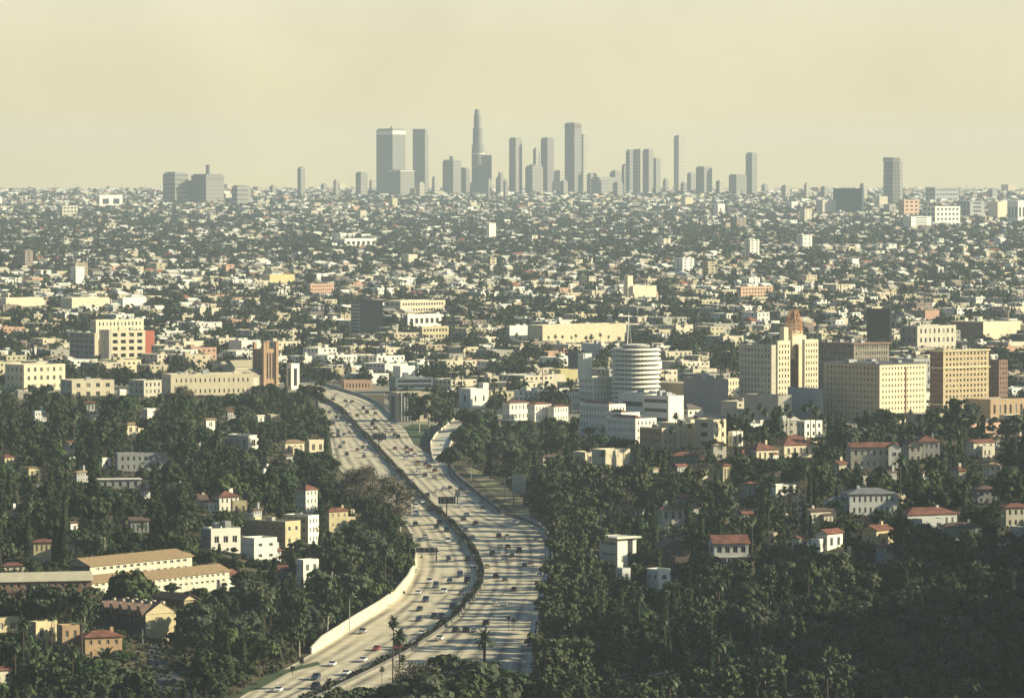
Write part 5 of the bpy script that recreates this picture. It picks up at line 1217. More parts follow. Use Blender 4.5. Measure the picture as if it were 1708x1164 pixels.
# ------------------------------------------------------------------ trees
def crown_broad(g, Rr, Hh, nc_=34, per=46, s=(.45, .85), flat=1.0, low=-.35, drop=.0, inner=.18):
    V = []; cen = []
    u = g.normal(size=(nc_*3, 3)); u /= np.linalg.norm(u, axis=1, keepdims=True); u = u[u[:, 2] > low][:nc_]
    rad = g.uniform(.55, .95, len(u)); asym = 1+.22*np.sin(3*np.arctan2(u[:, 1], u[:, 0])+g.uniform(0, 6))
    cc = u*rad[:, None]*np.array([Rr, Rr, Hh/2])*np.stack([asym, asym, np.ones(len(u))], 1)
    cs, ns, sz = [], [], []
    for c in cc:
        rc = Rr*g.uniform(.22, .42); n = int(per*g.uniform(.6, 1.3)); w = g.normal(size=(n, 3)); w /= np.linalg.norm(w, axis=1, keepdims=True)
        w[:, 2] = np.where(w[:, 2] < -.3, -w[:, 2], w[:, 2]); p = c+w*rc*g.uniform(.55, 1.08, (n, 1))*np.array([1, 1, .75*flat])
        cs.append(p); ns.append(w+g.normal(size=(n, 3))*.26+np.array([0, 0, .1])); sz.append(g.uniform(*s, n))
    n = int(nc_*per*inner); w = g.normal(size=(n, 3)); w /= np.linalg.norm(w, axis=1, keepdims=True); cs.append(w*g.uniform(.1, .75, (n, 1))*np.array([Rr, Rr, Hh/2])*.8); ns.append(g.normal(size=(n, 3))); sz.append(g.uniform(*s, n)*1.3)
    return leaf_quads(np.concatenate(cs), np.concatenate(ns), np.concatenate(sz))
def trunk_mesh(g, h, r, m, limbs=5, spread=2.5, lean=.4):
    b = MB(); lx, ly = g.uniform(-lean, lean), g.uniform(-lean, lean); k = 4; pts = [(lx*i/k*(1+.4*math.sin(i)), ly*i/k, h*i/k) for i in range(k+1)]
    for i in range(k): b.cyl(pts[i][0], pts[i][1], pts[i][2]-(.6 if i == 0 else 0), pts[i+1][2], r*(1-.13*i), r*(1-.13*(i+1)), 7, m, cap=False, x1=pts[i+1][0], y1=pts[i+1][1])
    for i in range(limbs):
        a = 2*math.pi*i/limbs+g.uniform(-.4, .4); q = pts[3 if i % 2 else 4]; e_ = (q[0]+spread*math.cos(a), q[1]+spread*math.sin(a), q[2]+g.uniform(1.2, 3)); b.bar(q, e_, r*.35, m, 4)
        f_ = (e_[0]+spread*.5*math.cos(a+.6), e_[1]+spread*.5*math.sin(a+.6), e_[2]+1.4); b.bar(e_, f_, r*.2, m, 3)
    return b.mesh('trunk')
TP = {}
def proto(sp, i, trunk, VQ, m, h, wid):
    V, Q = VQ; TP.setdefault(sp, []).append((trunk, np_mesh('crown', V, Q, [m]), h, wid, V, Q))
for i in range(6):   # round headed trees, about 9 m
    g = np.random.default_rng(100+i); hc = g.uniform(5.4, 7); V, Q = crown_broad(g, g.uniform(3.6, 4.8), hc, nc_=30+i*2); V[:, 2] += 2.6+hc/2
    proto('broad', i, trunk_mesh(g, 4.2, .28, BARK), (V, Q), LEAFG if i in (1, 4) else LEAFA, 2.6+hc, 9)
for i in range(4):   # tall open eucalyptus, about 15 m
    g = np.random.default_rng(200+i); Vs, Qs, o_ = [], [], 0
    for k in range(6+i):
        V, Q = crown_broad(g, g.uniform(1.7, 2.7), g.uniform(2.8, 4.2), nc_=9, per=34, s=(.35, .7)); a = g.uniform(0, 6.28); rr_ = g.uniform(.4, 3.0)
        V += np.array([rr_*math.cos(a), rr_*math.sin(a), 6.0+k*1.25+g.uniform(-.6, .6)]); Vs.append(V); Qs.append(Q+o_); o_ += len(V)
    proto('euca', i, trunk_mesh(g, 10.5, .24, BARKW, 5, 1.1, 1.0), (np.concatenate(Vs), np.concatenate(Qs)), LEAFE, 15, 7)
for i in range(3):   # cypress spires
    g = np.random.default_rng(300+i); n = 1100; t = g.random(n); hh = 12.0; r_ = 1.15*np.sqrt(np.sin(np.clip(t*.93+.06, 0, 1)*np.pi*.97)+.02)*(1-.45*t); a = g.uniform(0, 6.28, n)
    c = np.stack([r_*np.cos(a), r_*np.sin(a), .4+t*hh], 1); nn = np.stack([np.cos(a), np.sin(a), np.full(n, .35)], 1)+g.normal(size=(n, 3))*.35
    b = MB(); b.cyl(0, 0, -.5, 4, .22, .15, 6, BARK); proto('cypress', i, b.mesh('trunk'), leaf_quads(c, nn, g.uniform(.35, .6, n), 1.5), LEAFC, 12.5, 2.6)
for i in range(3):   # conifers, layered
    g = np.random.default_rng(350+i); cs, ns = [], []
    for k in range(13):
        z = 1.8+k*.85; rr_ = (1-k/13.5)*3.9+.25; n = int(34*rr_)+16; a = g.uniform(0, 6.28, n); q = rr_*np.sqrt(g.random(n))*(.85+.25*np.sin(a*5+k))
        cs.append(np.stack([q*np.cos(a), q*np.sin(a), z-.22*q+g.uniform(-.15, .25, n)], 1)); ns.append(np.stack([np.cos(a)*.6, np.sin(a)*.6, np.ones(n)], 1)+g.normal(size=(n, 3))*.4)
    b = MB(); b.cyl(0, 0, -.5, 12, .3, .06, 6, BARK); c = np.concatenate(cs); proto('conifer', i, b.mesh('trunk'), leaf_quads(c, np.concatenate(ns), g.uniform(.5, .9, len(c))), LEAFC, 13, 7)
def palm_meshes(g, h, fan=True, nf=38, L_=2.7):
    b = MB(); lx = g.uniform(-.5, .5)*h/16
    for i in range(6): b.cyl(lx*(i/6)**1.6, 0, h*i/6-(.5 if i == 0 else 0), h*(i+1)/6, .26-.02*i if fan else .42, .24-.02*i if fan else .42, 8, BARK, cap=False, x1=lx*((i+1)/6)**1.6)
    V, Q, M_, o_ = [], [], [], 0
    for k in range(nf):
        a = 2*math.pi*k*.381966; el = math.pi/2*(1-1.35*(k+.5)/nf) if fan else math.pi/2*(1-1.25*(k+.5)/nf); wv = g.uniform(.42, .62)*(1.0 if fan else .9); ll = L_*g.uniform(.85, 1.15)
        px_, pz_, e_ = .15, 0., el; seg = 4; line = []
        for s_ in range(seg+1):
            line.append((px_, pz_)); px_ += ll/seg*math.cos(e_); pz_ += ll/seg*math.sin(e_); e_ -= .42 if fan else .38
        ca, sa = math.cos(a), math.sin(a)
        ws = [.1, .5, 1, .85, .15] if fan else [.25, .9, 1, .8, .12]
        for s_ in range(seg+1):
            q, z = line[s_]; hw = wv*ws[s_]*.9
            for sg in (-1, 1): V.append((q*ca-sg*hw*sa+lx, q*sa+sg*hw*ca, h+z-abs(hw)*.25))
        for s_ in range(seg): Q.append((o_+2*s_, o_+2*s_+1, o_+2*s_+3, o_+2*s_+2)); M_.append(0)
        o_ += 2*(seg+1)
    if fan:
        for k in range(16):
            a = 2*math.pi*k*.3819+g.uniform(-.2, .2); ca, sa = math.cos(a), math.sin(a); l2 = g.uniform(1.0, 2.1)
            V += [(.25*ca-.25*sa+lx, .25*sa+.25*ca, h-.1), (.25*ca+.25*sa+lx, .25*sa-.25*ca, h-.1), (.55*ca+.3*sa+lx, .55*sa-.3*ca, h-l2), (.55*ca-.3*sa+lx, .55*sa+.3*ca, h-l2)]; Q.append((o_, o_+1, o_+2, o_+3)); M_.append(1); o_ += 4
    return b.mesh('trunk'), np_mesh('fronds', np.array(V), np.array(Q), [LEAFP, LEAFD], M_), np.array(V), np.array(Q)
for i, hh in enumerate((13, 15, 17, 19)):
    g = np.random.default_rng(400+i); t, f_, V, Q = palm_meshes(g, hh); TP.setdefault('palm', []).append((t, f_, hh+1.6, 4, V, Q))
for i in range(2):
    g = np.random.default_rng(450+i); t, f_, V, Q = palm_meshes(g, 6.5, False, 46, 4.0); TP.setdefault('date', []).append((t, f_, 8.5, 7, V, Q))
for i in range(3):   # leafless trees
    g = np.random.default_rng(500+i); b = MB(); cs = []
    def branch(p, d, l, r_, lv):
        q = (p[0]+d[0]*l, p[1]+d[1]*l, p[2]+d[2]*l); b.bar(p, q, r_, BARKW if lv < 3 else TWIG, 4 if lv < 3 else 3)
        if lv >= 5: cs.append(q); return
        for _ in range(3 if lv else 4):
            v = Vector(d)+Vector(g.normal(size=3)*.48)+Vector((0, 0, .14)); v.normalize(); branch(q, tuple(v), l*g.uniform(.64, .84), r_*.62, lv+1)
    branch((0, 0, -.3), (0, 0, 1), 2.6, .26, 0)
    c = np.repeat(np.array(cs), 5, 0)+g.normal(size=(len(cs)*5, 3))*.35
    V, Q = leaf_quads(c, g.normal(size=c.shape), g.uniform(.3, .8, len(c)), .22)
    TP.setdefault('bare', []).append((b.mesh('trunk'), np_mesh('twigs', V, Q, [TWIG]), 9, 7, V, Q))
NAMES = {'broad': 'broadleaf_tree', 'euca': 'eucalyptus_tree', 'cypress': 'cypress_tree', 'conifer': 'conifer_tree', 'palm': 'fan_palm', 'date': 'date_palm', 'bare': 'leafless_tree'}
DESC = {'broad': 'dark round crowned tree', 'euca': 'tall loose eucalyptus', 'cypress': 'slim dark cypress', 'conifer': 'dark layered conifer', 'palm': 'slender fan palm', 'date': 'feathery date palm', 'bare': 'grey leafless tree'}
def tree(sp, x, y, z, sc, px, py, var=None, fixed=None):
    t = TP[sp][var if var is not None else rnd.randrange(len(TP[sp]))]
    e = empty(NAMES[sp], (x, y, z-.1), rnd.uniform(0, 6.28)); s_ = sc*rnd.uniform(.95, 1.05); e.scale = (s_*rnd.uniform(.9, 1.1), s_*rnd.uniform(.9, 1.1), s_)
    link('trunk', t[0], e); link('crown' if sp not in ('palm', 'date', 'bare') else ('fronds' if sp != 'bare' else 'twigs'), t[1], e)
    if fixed: tag(e, fixed, 'tree', 'singular trees')
    else: e['category'] = 'palm' if sp in ('palm', 'date') else 'tree'; e['group'] = DESC[sp]+'s on the slopes'; GEN.append((e, DESC[sp], ('tall' if sc*t[2] > 11.5 else 'middling') if sp in ('broad', 'conifer', 'euca') and sc*t[2] < 9 else '', px, py))
    return e
def in_poly(x, y, poly):
    c = False; j = len(poly)-1
    for i in range(len(poly)):
        xi, yi = poly[i]; xj, yj = poly[j]
        if (yi > y) != (yj > y) and x < (xj-xi)*(y-yi)/(yj-yi)+xi: c = not c
        j = i
    return c

PRB = {}
for _q in PROT:
    for _k in range(int(_q[0]//40), int(_q[2]//40)+1): PRB.setdefault(_k, []).append(_q)
def blocked(x0, y0, x1, y1, D, lim=.10):
    ar = max((x1-x0)*(y1-y0), 1)*lim
    for k in range(int(x0//40), int(x1//40)+1):
        for q in PRB.get(k, ()):
            if q[4] > D-3 and q[1] < y1 and q[3] > y0 and q[0] < x1 and q[2] > x0 and (min(q[2], x1)-max(q[0], x0))*(min(q[3], y1)-max(q[1], y0)) > ar: return True
    return False
FT = np.array(FOOT)
FTB = {}
for _q in FOOT:
    for _i in range(int((_q[0]-_q[2]-30)//50), int((_q[0]+_q[2]+30)//50)+1):
        for _j in range(int((_q[1]-_q[2]-30)//50), int((_q[1]+_q[2]+30)//50)+1): FTB.setdefault((_i, _j), []).append(_q)
def on_foot(x, y, r=0):
    for q in FTB.get((int(x//50), int(y//50)), ()):
        if (q[0]-x)**2+(q[1]-y)**2 < max(0, q[2]+r)**2: return True
    return False
ALLOW = [(560, 770, 690, 880), (600, 1040, 880, 1164), (430, 990, 560, 1100), (0, 0, 560, 720)]
def over_freeway(x0, y0, x1, y1):
    for fy_ in (.25, .55, .8):
        r = y0+(y1-y0)*fy_
        if 640 < r < 1250:
            a, b = interp(FL, r), interp(FR, r)
            if x1-(x1-x0)*.22 > a and x0+(x1-x0)*.22 < b:
                if r < 770 and x1 < 560: continue
                return True
    return False
def on_road(x, y, m=3): return 1230 < y < 2920 and FLT[int(y/2)]-m < x < FRT[int(y/2)]+m
# single trees read off the photograph: species, column, base row, top row
ONE = [('palm', 655, 1142, 1022, 'taller fan palm of the pair standing in front of the freeway'), ('palm', 667, 1150, 1048, 'shorter fan palm of the pair in front of the freeway'), ('palm', 637, 1158, 1108, 'fan palm left of the tall pair at the bottom'), ('palm', 672, 1160, 1092, 'low fan palm right of the tall pair at the bottom'),
       ('date', 808, 1108, 1052, 'big date palm with drooping fronds at the bottom of the freeway'),
       ('euca', 545, 1064, 948, 'tall tree with a bent white trunk beside the retaining wall'), ('euca', 1005, 902, 778, 'pale trunked leafy tree above the modern white house'), ('cypress', 93, 960, 872, 'left one of the tall cypress pair at left'), ('cypress', 105, 960, 868, 'right one of the tall cypress pair at left'),
       ('cypress', 537, 905, 836, 'tall cypress between the white terrace and the yellowish house'), ('cypress', 1273, 880, 800, 'tall cypress beside the faded red roof'), ('cypress', 1342, 905, 846, 'left dark cypress near the white gabled garage'), ('cypress', 1352, 905, 858, 'right dark cypress near the white gabled garage'),
       ('palm', 86, 1102, 1016, 'thick topped palm at lower left above the tan house'), ('palm', 137, 1104, 1012, 'thick topped palm in front of the terracotta roof'), ('palm', 952, 690, 633, 'lone palm in front of the yellow wall'),
       ('cypress', 752, 712, 650, 'dark cypress beside the white cubic house'), ('conifer', 388, 640, 590, 'dark pointed conifer left of the church roof'), ('conifer', 783, 545, 508, 'big dark pointed tree right of the long cream building'),
       ('date', 520, 905, 868, 'short date palm below the white terrace'), ('date', 292, 905, 868, 'date palm in shade above the parallel apartments'), ('broad', 750, 792, 748, 'dark shrub like tree at the ramp entry wall')]
taken = []
def add_tree(sp, px, pyb, yt, fixed=None, hilly=True):
    x, y, z = P(px, pyb) if hilly else GP(px, pyb); mpp = y/F; h = (proj(x, y, z)[1]-yt)*mpp; v = rnd.randrange(len(TP[sp])); t = TP[sp][v]
    tree(sp, x, y, z, h/t[2], px, (pyb+yt)/2, v, fixed); FOOTN.append((x, y))
FOOTN = []
for sp, px, b_, t_, lb in ONE: add_tree(sp, px, b_, t_, lb, hilly=b_ > 660)
ANCH += [(655, 1080, 'the tall palm pair'), (808, 1080, 'the big date palm'), (545, 1000, 'the bent white trunk'), (99, 915, 'the tall cypress pair'), (1005, 840, 'the pale trunked tree'), (760, 740, 'the curved ramp'), (866, 808, 'the pale sign frame'), (600, 1040, 'the retaining wall'), (1330, 840, 'the dark slope road')]
# palm row and other palm groups
PALMS = [(1247,742,678),(1256,748,690),(1268,740,674),(1275,744,682),(1293,742,680),(1301,738,672),(1312,742,676),(1318,746,684),(1341,738,672),(1352,736,670),(1361,740,678),(1371,744,688),(1236,752,696),(1228,748,700),(1216,742,694),(1204,748,700),(1196,744,702),(1186,742,698),(1160,744,694),(1150,750,706),(1136,752,700),(1120,756,712),(1126,752,690),(1240,724,690),
         (980,790,742),(1006,794,750),(1062,792,746),(1072,786,752),(1052,790,758),(1002,768,738),(1308,866,812),(1320,870,806),(1330,860,812),(1300,858,818),(1118,912,868),(1126,930,880),(1160,926,880),
         (1100,1120,1060),(1126,1136,1082),(1148,1130,1062),(1170,1134,1076),(1190,1128,1064),(1215,1132,1072),(1240,1126,1056),(1262,1130,1046),(1284,1120,1036),(1310,1128,1042),(1330,1140,1072),(1352,1126,1032),(1372,1124,1036),(1394,1130,1042),(1325,1072,1026),(1356,1066,1022),(1384,1070,1016),(1240,1068,1018),(1262,1060,1012),(1290,1064,1018),(1212,1062,1020),
         (1316,1160,1070),(1362,1164,1060),(1390,1150,1068),(1076,1150,1100),(1420,1120,1052),(1500,1140,1060),(1550,1150,1080),(1180,1164,1094),
         (160,930,886),(238,926,872),(70,1170,1112),(120,1180,1124),(548,1180,1130),(420,1090,1028),(398,1100,1038),
         (842,776,730),(868,772,726),(902,780,728),(935,770,728),(832,800,752),(720,704,664),(700,700,668),(500,648,618),(530,640,612),(508,636,606),(826,690,660),(612,622,596),(640,628,600),(690,614,588),(722,612,584),(745,618,592)]
for px, b_, t_ in PALMS: add_tree('palm', px, b_, t_, hilly=b_ > 660)
# rows of palms across the near plain
for px in (862,868,880,893,905,918,925,938,950,962,975,988,1000,1018,1030): add_tree('palm', px+rnd.uniform(-3, 3), 586+rnd.uniform(-3, 6), 560+rnd.uniform(-4, 4), hilly=False)
# bare trees beside the left shoulder and below the garage
for px, b_, t_ in [(585,830,778),(602,842,778),(620,852,776),(640,866,788),(655,878,800),(612,870,800),(632,884,816),(594,862,806),(668,892,838),(692,1200,1096),(714,1212,1094),(678,1220,1112),(1010,850,790),(1022,880,806),(300,690,640),(330,700,668)]: add_tree('bare', px, b_, t_)
for px, b_, t_ in [(700,722,656),(716,728,650),(732,722,654),(748,716,660),(688,716,664),(724,708,652),(740,730,672),(850,1010,930),(500,1100,1010),(560,1240,1150),(590,1250,1160)]:
    if px != 850: add_tree('euca', px, b_, t_)
for px, b_, t_ in [(744,1196,1098),(764,1190,1090),(786,1204,1096),(812,1196,1104),(842,1206,1118),(868,1216,1126),(728,1236,1130),(772,1240,1122),(650,1236,1146),(612,1230,1150),(700,1245,1132),(826,1235,1130)]: add_tree('broad', px, b_, t_)
# woods over the slopes
ZL = [(-420,648),(300,668),(420,655),(515,655),(536,690),(548,735),(556,775),(575,800),(620,850),(672,885),(684,905),(688,950),(668,980),(640,1005),(590,1038),(540,1062),(515,1092),(470,1112),(410,1145),(330,1200),(250,1330),(-420,1330),(-420,648)]
ZR = [(765,712),(850,712),(965,714),(1060,733),(1140,742),(1240,738),(1380,704),(1560,704),(1800,690),(2180,700),(2180,1330),(884,1330),(892,1164),(898,1085),(906,1030),(918,1000),(924,960),(926,905),(905,866),(884,850),(850,822),(815,795),(775,775),(762,745)]
ZI = [(600,1180),(680,1165),(800,1140),(872,1160),(872,1340),(500,1340),(520,1230)]
ZB = [(836,790),(884,838),(905,862),(930,900),(920,840),(880,790)]
woods = []   # (species, x, y, z, scale, px, py_center, pix size)
cellx = {}
def spaced(px, py, r):
    k = (int(px/16), int(py/16))
    for i in (-2, -1, 0, 1, 2):
        for j in (-2, -1, 0, 1, 2):
            for q in cellx.get((k[0]+i, k[1]+j), ()):
                if abs(q[0]-px) < r and abs(q[1]-py) < r*.62: return False
    cellx.setdefault(k, []).append((px, py)); return True
def wood(zone, n, mix, hts, sp_r, seed):
    g = random.Random(seed); xs = [p[0] for p in zone]; ys = [p[1] for p in zone]
    for _ in range(n):
        px, py = g.uniform(min(xs), max(xs)), g.uniform(min(ys), max(ys))
        if not in_poly(px, py, zone): continue
        x, y, z = P(px, py)
        if on_road(x, y, 2) or on_foot(x, y, 0.5): continue
        sp = g.choices(list(mix), list(mix.values()))[0]; v = g.randrange(len(TP[sp])); t = TP[sp][v]
        h = g.uniform(*hts)*{'broad': 1, 'euca': 1.35, 'cypress': 1.15, 'conifer': 1.35, 'palm': 1.5, 'date': .9, 'bare': 1}[sp]; sc = h/t[2]; ppm = F/y
        wpx = t[3]*sc*ppm; hpx = h*ppm; top = py-hpx
        if not spaced(px, py, wpx*sp_r): continue
        x0, x1 = px-wpx/2, px+wpx/2
        if blocked(x0, top, x1, py-hpx*.1, y): 
            # a lower shrub may still fit
            if sp != 'broad': continue
            sc *= .42; wpx *= .42; hpx *= .42; top = py-hpx; x0, x1 = px-wpx/2, px+wpx/2
            if blocked(x0, top, x1, py, y): continue
        if zone is not ZI and over_freeway(x0, top, x1, py): continue
        woods.append((sp, v, x, y, z, sc, px, (py+top)/2, wpx*hpx))
wood(ZL, 13000, {'broad': 10, 'euca': 1.8, 'cypress': .8, 'conifer': 1.6, 'date': .4, 'palm': .25}, (5.5, 13.5), .34, 5)
wood(ZR, 15000, {'broad': 10, 'euca': 2.4, 'cypress': 1.5, 'conifer': 1.3, 'date': .5, 'palm': .6}, (5.5, 14), .34, 6)
wood([(896,1300),(900,1080),(912,1020),(922,960),(928,905),(915,880),(900,862),(940,850),(985,900),(980,1300)], 2200, {'broad': 7, 'euca': 6}, (10.5, 15), .24, 16)
wood(ZI, 900, {'broad': 10, 'euca': .6, 'bare': 1.5}, (7, 10.5), .34, 8)
wood(ZB, 300, {'broad': 4, 'euca': 2}, (7, 10), .4, 9)
woods.sort(key=lambda w: -w[8])
LIM = {'broad': 285, 'euca': 120, 'cypress': 60, 'conifer': 110, 'date': 40, 'bare': 30, 'palm': 100}
rest = []
for w in woods:
    sp, v, x, y, z, sc, px, pyc, ar_ = w
    if LIM[sp] > 0 and -20 < px < 1728 and pyc < 1190: LIM[sp] -= 1; tree(sp, x, y, z, sc, px, pyc, v)
    else: rest.append(w)
def merge_trees(name, items, m, lab):
    if not items: return
    Vs, Qs, o_ = [], [], 0
    for sp, v, x, y, z, sc, *_ in items:
        V, Q = TP[sp][v][4], TP[sp][v][5]; a = rnd.uniform(0, 6.28); c, s_ = math.cos(a), math.sin(a)
        if y > 1900 or _[0] < -20 or _[0] > 1728:    # fewer, larger leaves for the far ones
            k = rng.random(len(Q)) < .5; Q2 = Q[k]; V2 = V[Q2].reshape(-1, 4, 3); m_ = V2.mean(1, keepdims=True); V2 = (m_+(V2-m_)*1.4).reshape(-1, 3); Q2 = np.arange(len(V2)).reshape(-1, 4)
        else: V2, Q2 = V, Q
        V3 = V2*sc; V3 = np.stack([V3[:, 0]*c-V3[:, 1]*s_+x, V3[:, 0]*s_+V3[:, 1]*c+y, V3[:, 2]+z-.1], 1)
        Vs.append(V3); Qs.append(Q2+o_); o_ += len(V3)
    o = link(name, np_mesh(name, np.concatenate(Vs), np.concatenate(Qs), [m])); tag(o, lab, 'woodland', kind='stuff')
print('woods', len(woods), 'rest', len(rest))
merge_trees('woodland', rest, mat('woodland_leaf', (.018, .034, .012), var=0, scale=.12, col2=(.042, .062, .019), rough=.75, spec=.2), 'dense dark tree cover filling the slopes between the single trees')
# low scrub on the slopes
pts = []
gs = random.Random(3)
while len(pts) < 9000:
    px, py = gs.uniform(-60, 1780), gs.uniform(660, 1180)
    if in_poly(px, py, ZL) or in_poly(px, py, ZR):
        x, y, z = GP(px, py); z = ground(x, y)
        if not on_road(x, y, 1) and not on_foot(x, y, -1): pts.append((x, y, z))
pts = np.array(pts); n = len(pts); c = np.repeat(pts, 14, 0)+rng.normal(size=(n*14, 3))*np.array([1.6, 1.6, .45]); c[:, 2] += .5
V, Q = leaf_quads(c, rng.normal(size=c.shape)+np.array([0, 0, .5]), rng.uniform(.5, 1.1, len(c)))
tag(link('undergrowth', np_mesh('undergrowth', V, Q, [mat('scrub_leaf', (.022, .034, .014), var=0, scale=.1, col2=(.06, .06, .028))])), 'low scrub covering the ground under the trees', 'undergrowth', kind='stuff')

# ------------------------------------------------------------------ the city plain
g = random.Random(21); ga = R(40); ca, sa = math.cos(ga), math.sin(ga)
def ymin(px):
    return np.interp(px, [-100, 240, 500, 520, 640, 650, 760, 960, 1000, 1200, 1210, 1720], [2900, 2900, 2900, 2880, 2860, 2700, 2640, 2600, 2580, 2560, 2420, 2400])
def nz(x, y, s, k=0):
    return (math.sin(x/s+1.7+k)*math.cos(y/s*.8+.6*k)+.6*math.sin((x+y)/s*1.9+2.1*k)+.4*math.sin((x-2*y)/s*2.7+k))/2
WC = [((.60,.53,.39), 5, 'cream'), ((.74,.71,.61), 6, 'white'), ((.45,.38,.26), 3, 'tan'), ((.36,.34,.28), 2, 'grey'), ((.50,.31,.21), .8, 'pinkish'), ((.52,.46,.30), 2, 'yellowish'), ((.24,.19,.15), .8, 'brown')]
RC = [((.52,.48,.37), 4, 'pale roof'), ((.68,.65,.55), 5, 'white roof'), ((.24,.22,.19), 3, 'grey roof'), ((.28,.10,.06), 1.2, 'red tile roof'), ((.16,.13,.11), 2, 'dark roof'), ((.34,.27,.18), 1.5, 'tan roof')]

blds, ptrees = [], []
BW, BD = 92, 150
k0 = 170
AVU, AVV = 7, 4      # an avenue every so many blocks each way
def av_gap(i, j): return (i % AVU == 3), (j % AVV == 1)
for i in range(-k0, k0):
    for j in range(-k0, k0):
        cu, cv = i*BW, j*BD; x0, y0 = cu*ca-cv*sa, cu*sa+cv*ca+6000
        if y0 < 2300 or y0 > 15500: continue
        pxc = 854+F*x0/y0
        if pxc < -560 or pxc > 2270: continue
        comm = nz(x0, y0, 420) > (.42 if y0 > 4800 else -.1); lod = y0 > 6500
        step = (17.5 if not comm else 33) if y0 > 4800 else (17 if not comm else 27)
        if lod: step *= 1.12 if y0 < 9000 else (1.35 if y0 < 11500 else 1.9)
        nu, nv = max(1, int((BW-16)/step)), max(1, int((BD-16)/step))
        for a in range(nu):
            for b in range(nv):
                u = cu-(BW-16)/2+(a+.5)*(BW-16)/nu+g.uniform(-2, 2); v = cv-(BD-16)/2+(b+.5)*(BD-16)/nv+g.uniform(-2, 2)
                x, y = u*ca-v*sa, u*sa+v*ca+6000; px = 854+F*x/y
                if px < -430 or px > 2140 or y < ymin(px) or y < 0: continue
                if i % AVU == 3 and u-cu > BW/2-26 or j % AVV == 1 and v-cv > BD/2-28: continue
                if g.random() < .12+.35*max(0, nz(x, y, 230, 3)): continue
                w_ = step*g.uniform(.42, .8); d_ = step*g.uniform(.45, .8); h_ = g.choice([3.2, 3.4, 3.8, 4.2, 6.0, 6.6]) if not comm else g.uniform(4, 8.5)
                if y0 < 4800: w_ *= 1.12; d_ *= 1.12; h_ *= 1.25
                if g.random() < .012: h_ = g.uniform(9, 14)
                if y > 3200 and g.random() < .0022: h_ = g.uniform(16, 26); w_ *= 1.2
                if on_road(x, y, max(w_, d_)*.6+4) or on_foot(x, y, max(w_, d_)*.5): continue
                z = base(y) if y > 2700 else ground(x, y); ppm = F/y; pyb = proj(x, y, z)[1]; pw, ph = (w_*.77+d_*.64)*ppm, h_*ppm
                if blocked(px-pw/2, pyb-ph, px+pw/2, pyb, y-15, .12): continue
                wc = g.choices(range(len(WC)), [q[1] for q in WC])[0]; rc = g.choices(range(len(RC)), [q[1] for q in RC])[0]
                rt = 'flat' if comm or h_ > 8 or g.random() < .5 else g.choice(['hip', 'gable'])
                if rt == 'flat' and rc == 3: rc = 1
                blds.append((x, y, z, w_, d_, h_, rt, wc, rc, px, pyb, pw*ph))
# avenues of the plain
av = MB(); ASPL = mat('worn_asphalt', (.16, .155, .14), var=.2, scale=.05)
def av_strip(f, lo, hi, w_):
    pv_ = None
    for k in range(int(lo), int(hi), 60):
        x, y = f(k); px = 854+F*x/max(y, 1)
        ok = 3150 < y < 11300 and -150 < px < 1860 and not on_foot(x, y, 12)
        if ok and pv_: strip([(pv_[0], pv_[1], base(pv_[1])+.12), (x, y, base(y)+.12)], w_, ASPL, av)
        pv_ = (x, y) if ok else None
for i in range(-k0, k0):
    if i % AVU == 3: u = i*BW+BW/2-7; av_strip(lambda k: (u*ca-k*sa, u*sa+k*ca+6000), -9000, 9000, 17)
    if i % AVV == 1: v = i*BD+BD/2-7; av_strip(lambda k: (k*ca-v*sa, k*sa+v*ca+6000), -9000, 9000, 17)
ao = av.build('city_roads'); ao['kind'] = 'structure'
def on_avenue(x, y):
    dx, dy = x, y-6000; u, v = dx*ca+dy*sa, -dx*sa+dy*ca; i, j = round(u/BW), round(v/BD)
    return (i % AVU == 3 and abs(u-(i*BW+BW/2-7)) < 9) or (j % AVV == 1 and abs(v-(j*BD+BD/2-7)) < 9)
# trees of the plain
cells = {}
for q in blds: cells.setdefault((int(q[0]/30), int(q[1]/30)), []).append(q)
NT = 106000; t_ = 0
while t_ < NT:
    py = g.uniform(319, 690) if g.random() < .7 else g.uniform(319, 430); px = g.uniform(-430, 2140)
    # uniform in the picture, thinned to the groves' pattern
    x, y, z = GP(px, py)
    t_ += 1
    if y > 15200 or y < ymin(px)-60: continue
    dens = .62+.5*nz(x, y, 260, 1)+.35*nz(x, y, 90, 5)
    if g.random() > dens*np.interp(y, [2500, 3000, 5600], [.30, .26, .9]): continue
    if on_road(x, y, 5) or on_foot(x, y, 2) or on_avenue(x, y): continue
    h_ = g.choice([6, 7, 8, 9, 10, 12])*g.uniform(.8, 1.1); sp = 'b'
    r_ = g.random()
    if r_ < .06: sp = 'p'; h_ = g.uniform(12, 19)
    elif r_ < .12: sp = 'c'; h_ = g.uniform(9, 15)
    w_ = h_*g.uniform(.9, 1.25) if sp == 'b' else (3.6 if sp == 'p' else h_*.35)
    hit = False
    for ii in (-1, 0, 1):
        for jj in (-1, 0, 1):
            for q in cells.get((int(x/30)+ii, int(y/30)+jj), ()):
                if abs(q[0]-x) < q[3]*.62 and abs(q[1]-y) < q[4]*.62: hit = True
    if hit: continue
    ppm = F/y
    if y > 2700: z = base(y)
    else: z = ground(x, y)
    if blocked(px-w_*ppm/2, py-h_*ppm, px+w_*ppm/2, py, y-8, .15): continue
    ptrees.append((x, y, z, w_, h_, sp, px, py))
print('plain buildings', len(blds), 'trees', len(ptrees))
blds.sort(key=lambda q: -q[-1]*(0 <= q[9] <= 1708))
